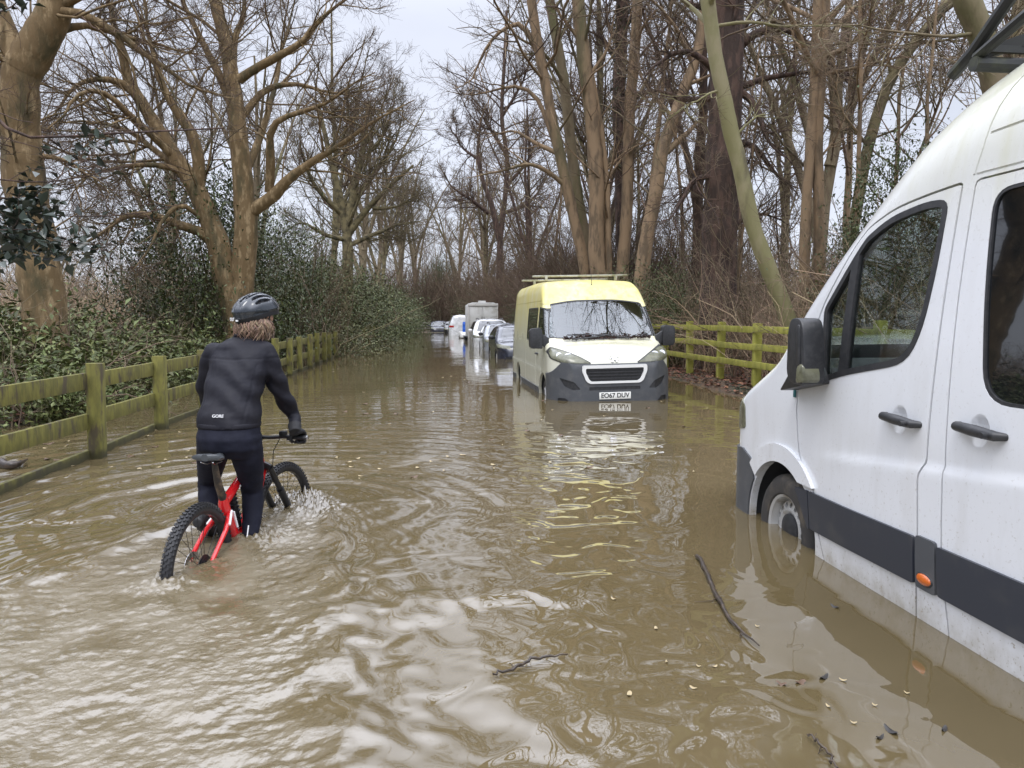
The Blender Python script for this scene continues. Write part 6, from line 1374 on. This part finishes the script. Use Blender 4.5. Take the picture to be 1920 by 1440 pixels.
    WTX = M('white_print', (.7, .7, .7), .5)
    def label_on(txt, size, p, nrm, par, name):
        z_ = Vector(nrm).normalized(); x_ = Vector(UP).cross(z_).normalized(); y_ = z_.cross(x_); M4 = Matrix((x_, y_, z_)).transposed().to_4x4(); M4.translation = Vector(p); text_mesh(txt, size, WTX, name, par, M4, .0015)
    a_ = R(200); nn = (hr * math.sin(a_) * .9 + f2 * math.cos(a_)); label_on('GIRO', .030, hc2 + hr * math.sin(a_) * .116 + f2 * math.cos(a_) * .167 - up2 * .024 + nn * .006, nn, ho, 'lettering')
    a_ = R(172); nn = (hr * math.sin(a_) * .9 + f2 * math.cos(a_)); m = MB(); m.box(hc2 + hr * math.sin(a_) * .116 + f2 * math.cos(a_) * .172 - up2 * .030, (.014, .010, .010)); m.build('reflector', WTX, ho)
    bx = at(411, 780, 4.645); p = bx - TF * .163 ; 
    d = root.children; jk = [o for o in d if o.name.startswith('jacket') and 'hem' not in o.name][0]
    rl = np.array(root.location); co = np.array([v.co[:] for v in jk.data.vertices]) + rl
    ray_o = np.array([0, 0, CAMH]); dv = at(409, 781, 4.6) - ray_o; dv /= np.linalg.norm(dv)
    hit = jk.ray_cast(Vector(ray_o - rl), Vector(dv)) if False else BVHTree.FromPolygons([v.co.copy() for v in jk.data.vertices], [tuple(q.vertices) for q in jk.data.polygons]).ray_cast(Vector(ray_o - rl), Vector(dv))
    if hit[0] is not None: label_on('GORE', .027, np.array(hit[0]) + rl + np.array(hit[1]) * .004, hit[1], jk, 'lettering')
rider()

# ---------------------------------------------------------------- driftwood, floating twigs and leaves
def stick(name, label, pts, rads, mat, seed, subs=4, z=.012):
    r = rs(seed); P = [on_water(x, y) + np.array([0, 0, z]) for x, y in pts]; P, Rd = resample(P, rads, 22); P[:, :2] += np.cumsum(r.randn(22, 2) * .0035, 0); P[:, 2] += r.randn(22) * .004
    root = empty(name, tuple(P[0]), label, 'stick'); o = np.array(root.location)
    V_, Q_ = tubes(P[None], Rd[None], 8); ob('stem', mesh('stem', V_ - o, [Q_], mat), root)
    a, ar = sprout(P[None], Rd[None], subs, r, .1, 1, (25, 60), .16, .05, 6, .3, 0, .6, .0018); a[:, :, 2] = .004 + np.abs(a[:, :, 2] - z) * .25 + .004
    for i in range(subs): V_, Q_ = tubes(a[i:i + 1], ar[i:i + 1], 5); ob('side_twig', mesh('side_twig', V_ - o, [Q_], mat), root)
WETW = M('wet_dark_wood', (.028, .02, .015), .35, (.06, .042, .028), 20)
stick('fallen_branch', 'long dark wet branch floating between the white van and the lane middle', [(1306, 1047), (1330, 1090), (1352, 1130), (1370, 1165), (1395, 1190), (1428, 1218)], [.012, .012, .010, .008, .005, .003], WETW, 5, 9)
stick('fallen_twig', 'thin curved twig floating in the middle of the near water', [(925, 1270), (960, 1258), (1000, 1243), (1060, 1233)], [.004, .006, .006, .003], WETW, 6, 4)
stick('fallen_twig', 'short dark twig floating low in the corner beneath the white van', [(1510, 1380), (1535, 1405), (1560, 1438)], [.003, .004, .003], WETW, 7, 3)
stick('driftwood_log', 'dark broken log lying against the left fence in the shallows', [(-70, 868), (-10, 872), (25, 880), (52, 868)], [.05, .042, .036, .008], WETW, 8, 3, .03)
LEAFM = [M('floating_leaf_buff', (.34, .27, .15), .6), M('floating_leaf_brown', (.09, .048, .025), .5), M('floating_leaf_dark', (.025, .022, .02), .5)]
r = random.Random(4)
def leaf_mesh(i):
    L_, W_ = (.032, .016) if i == 0 else (.045, .03) if i == 1 else (.05, .022); n = 8; V = [(0, 0, .003)]; F = []
    for j in range(2 * n):
        t = j / (2 * n) * 2 * math.pi; rr_ = 1 + (.22 * math.sin(5 * t) if i == 1 else 0); V.append((L_ * .5 * math.cos(t) * rr_, W_ * .5 * math.sin(t) * (1 - .35 * math.cos(t)) * rr_, .004 + .006 * math.cos(2 * t) * (.5 if i == 0 else 1)))
    for j in range(2 * n): F.append((0, 1 + j, 1 + (j + 1) % (2 * n)))
    m = MB(); m.add(V, F); return m.mesh('leaf', LEAFM[i], True, None)
LM = [leaf_mesh(i) for i in range(3)]
spots = [(1700, 1062 + 240, 0), (1640, 1325, 0), (1600, 1357, 0), (1553, 1325, 0), (1580, 1278, 0), (1420, 1175, 0), (1500, 1280, 1), (1465, 1283, 1), (1650, 1386, 2), (1670, 1374, 2), (1565, 1138, 2), (1545, 1272, 2), (1770, 1372, 2), (1820, 1220, 2), (1250, 1240, 0), (1310, 1250, 0), (1300, 1290, 0), (1230, 1180, 0), (1180, 1300, 0), (1150, 1125, 0), (1340, 1250, 0)]
for k in range(95):
    x = r.uniform(620, 1380); y = 640 + 260 * r.random() ** 1.3; spots.append((x, y, r.choice((0, 0, 0, 1))))
for k in range(30): spots.append((r.uniform(30, 380), r.uniform(790, 880), r.choice((0, 0, 1))))
for x, y, i in spots:
    p = on_water(x, y)
    if 1.9 < p[0] < 4.2 and p[1] < 6 or 1.9 < p[0] < 4.1 and 11.6 < p[1]: continue
    s = (.75 if p[1] < 6 else 1.5 if p[1] < 14 else 2.0) * r.uniform(.8, 1.5)
    z = float(water_z(np.array([p[0]]), np.array([p[1]]))[0]) + .002
    o = ob('leaf', LM[i], None, (p[0], p[1], z)); o.rotation_euler = (0, 0, r.uniform(0, 6.28)); o.scale = (s, s, 1)
    tag(o, ('small buff leaf scrap floating on the muddy water', 'crumpled brown leaf floating on the muddy water', 'dark wet leaf floating on the muddy water')[i], 'leaf', ('buff leaf scraps on the water', 'brown leaves on the water', 'dark leaves on the water')[i])
# leaf litter on both banks
r = rs(55)
for nm, lab, X0, X1, Y0, Y1, n in (('leaf_litter', 'dead brown leaves covering the bank under the right fence', 5.0, 9, 6, 24, 15000), ('leaf_litter', 'dead brown leaves on the ground beneath the laurels', -9, -4.7, 6, 20, 13000)):
    x = r.uniform(X0, X1, n); y = Y0 + (Y1 - Y0) * r.rand(n) ** 1.3; z = ground_z(x, y); k = z > .01; C = np.stack([x, y, z + .012 + .02 * r.rand(n)], -1)[k]
    V_, T_ = leaves(C, .085, r, .6, 0, fold=.3); V_[:, 2] = np.repeat(C[:, 2], 4) + (V_[:, 2] - np.repeat(C[:, 2], 4)) * .45
    tag(ob(nm, mesh(nm, V_, [T_], DEADLEAF)), lab, 'leaf litter', kind='stuff')
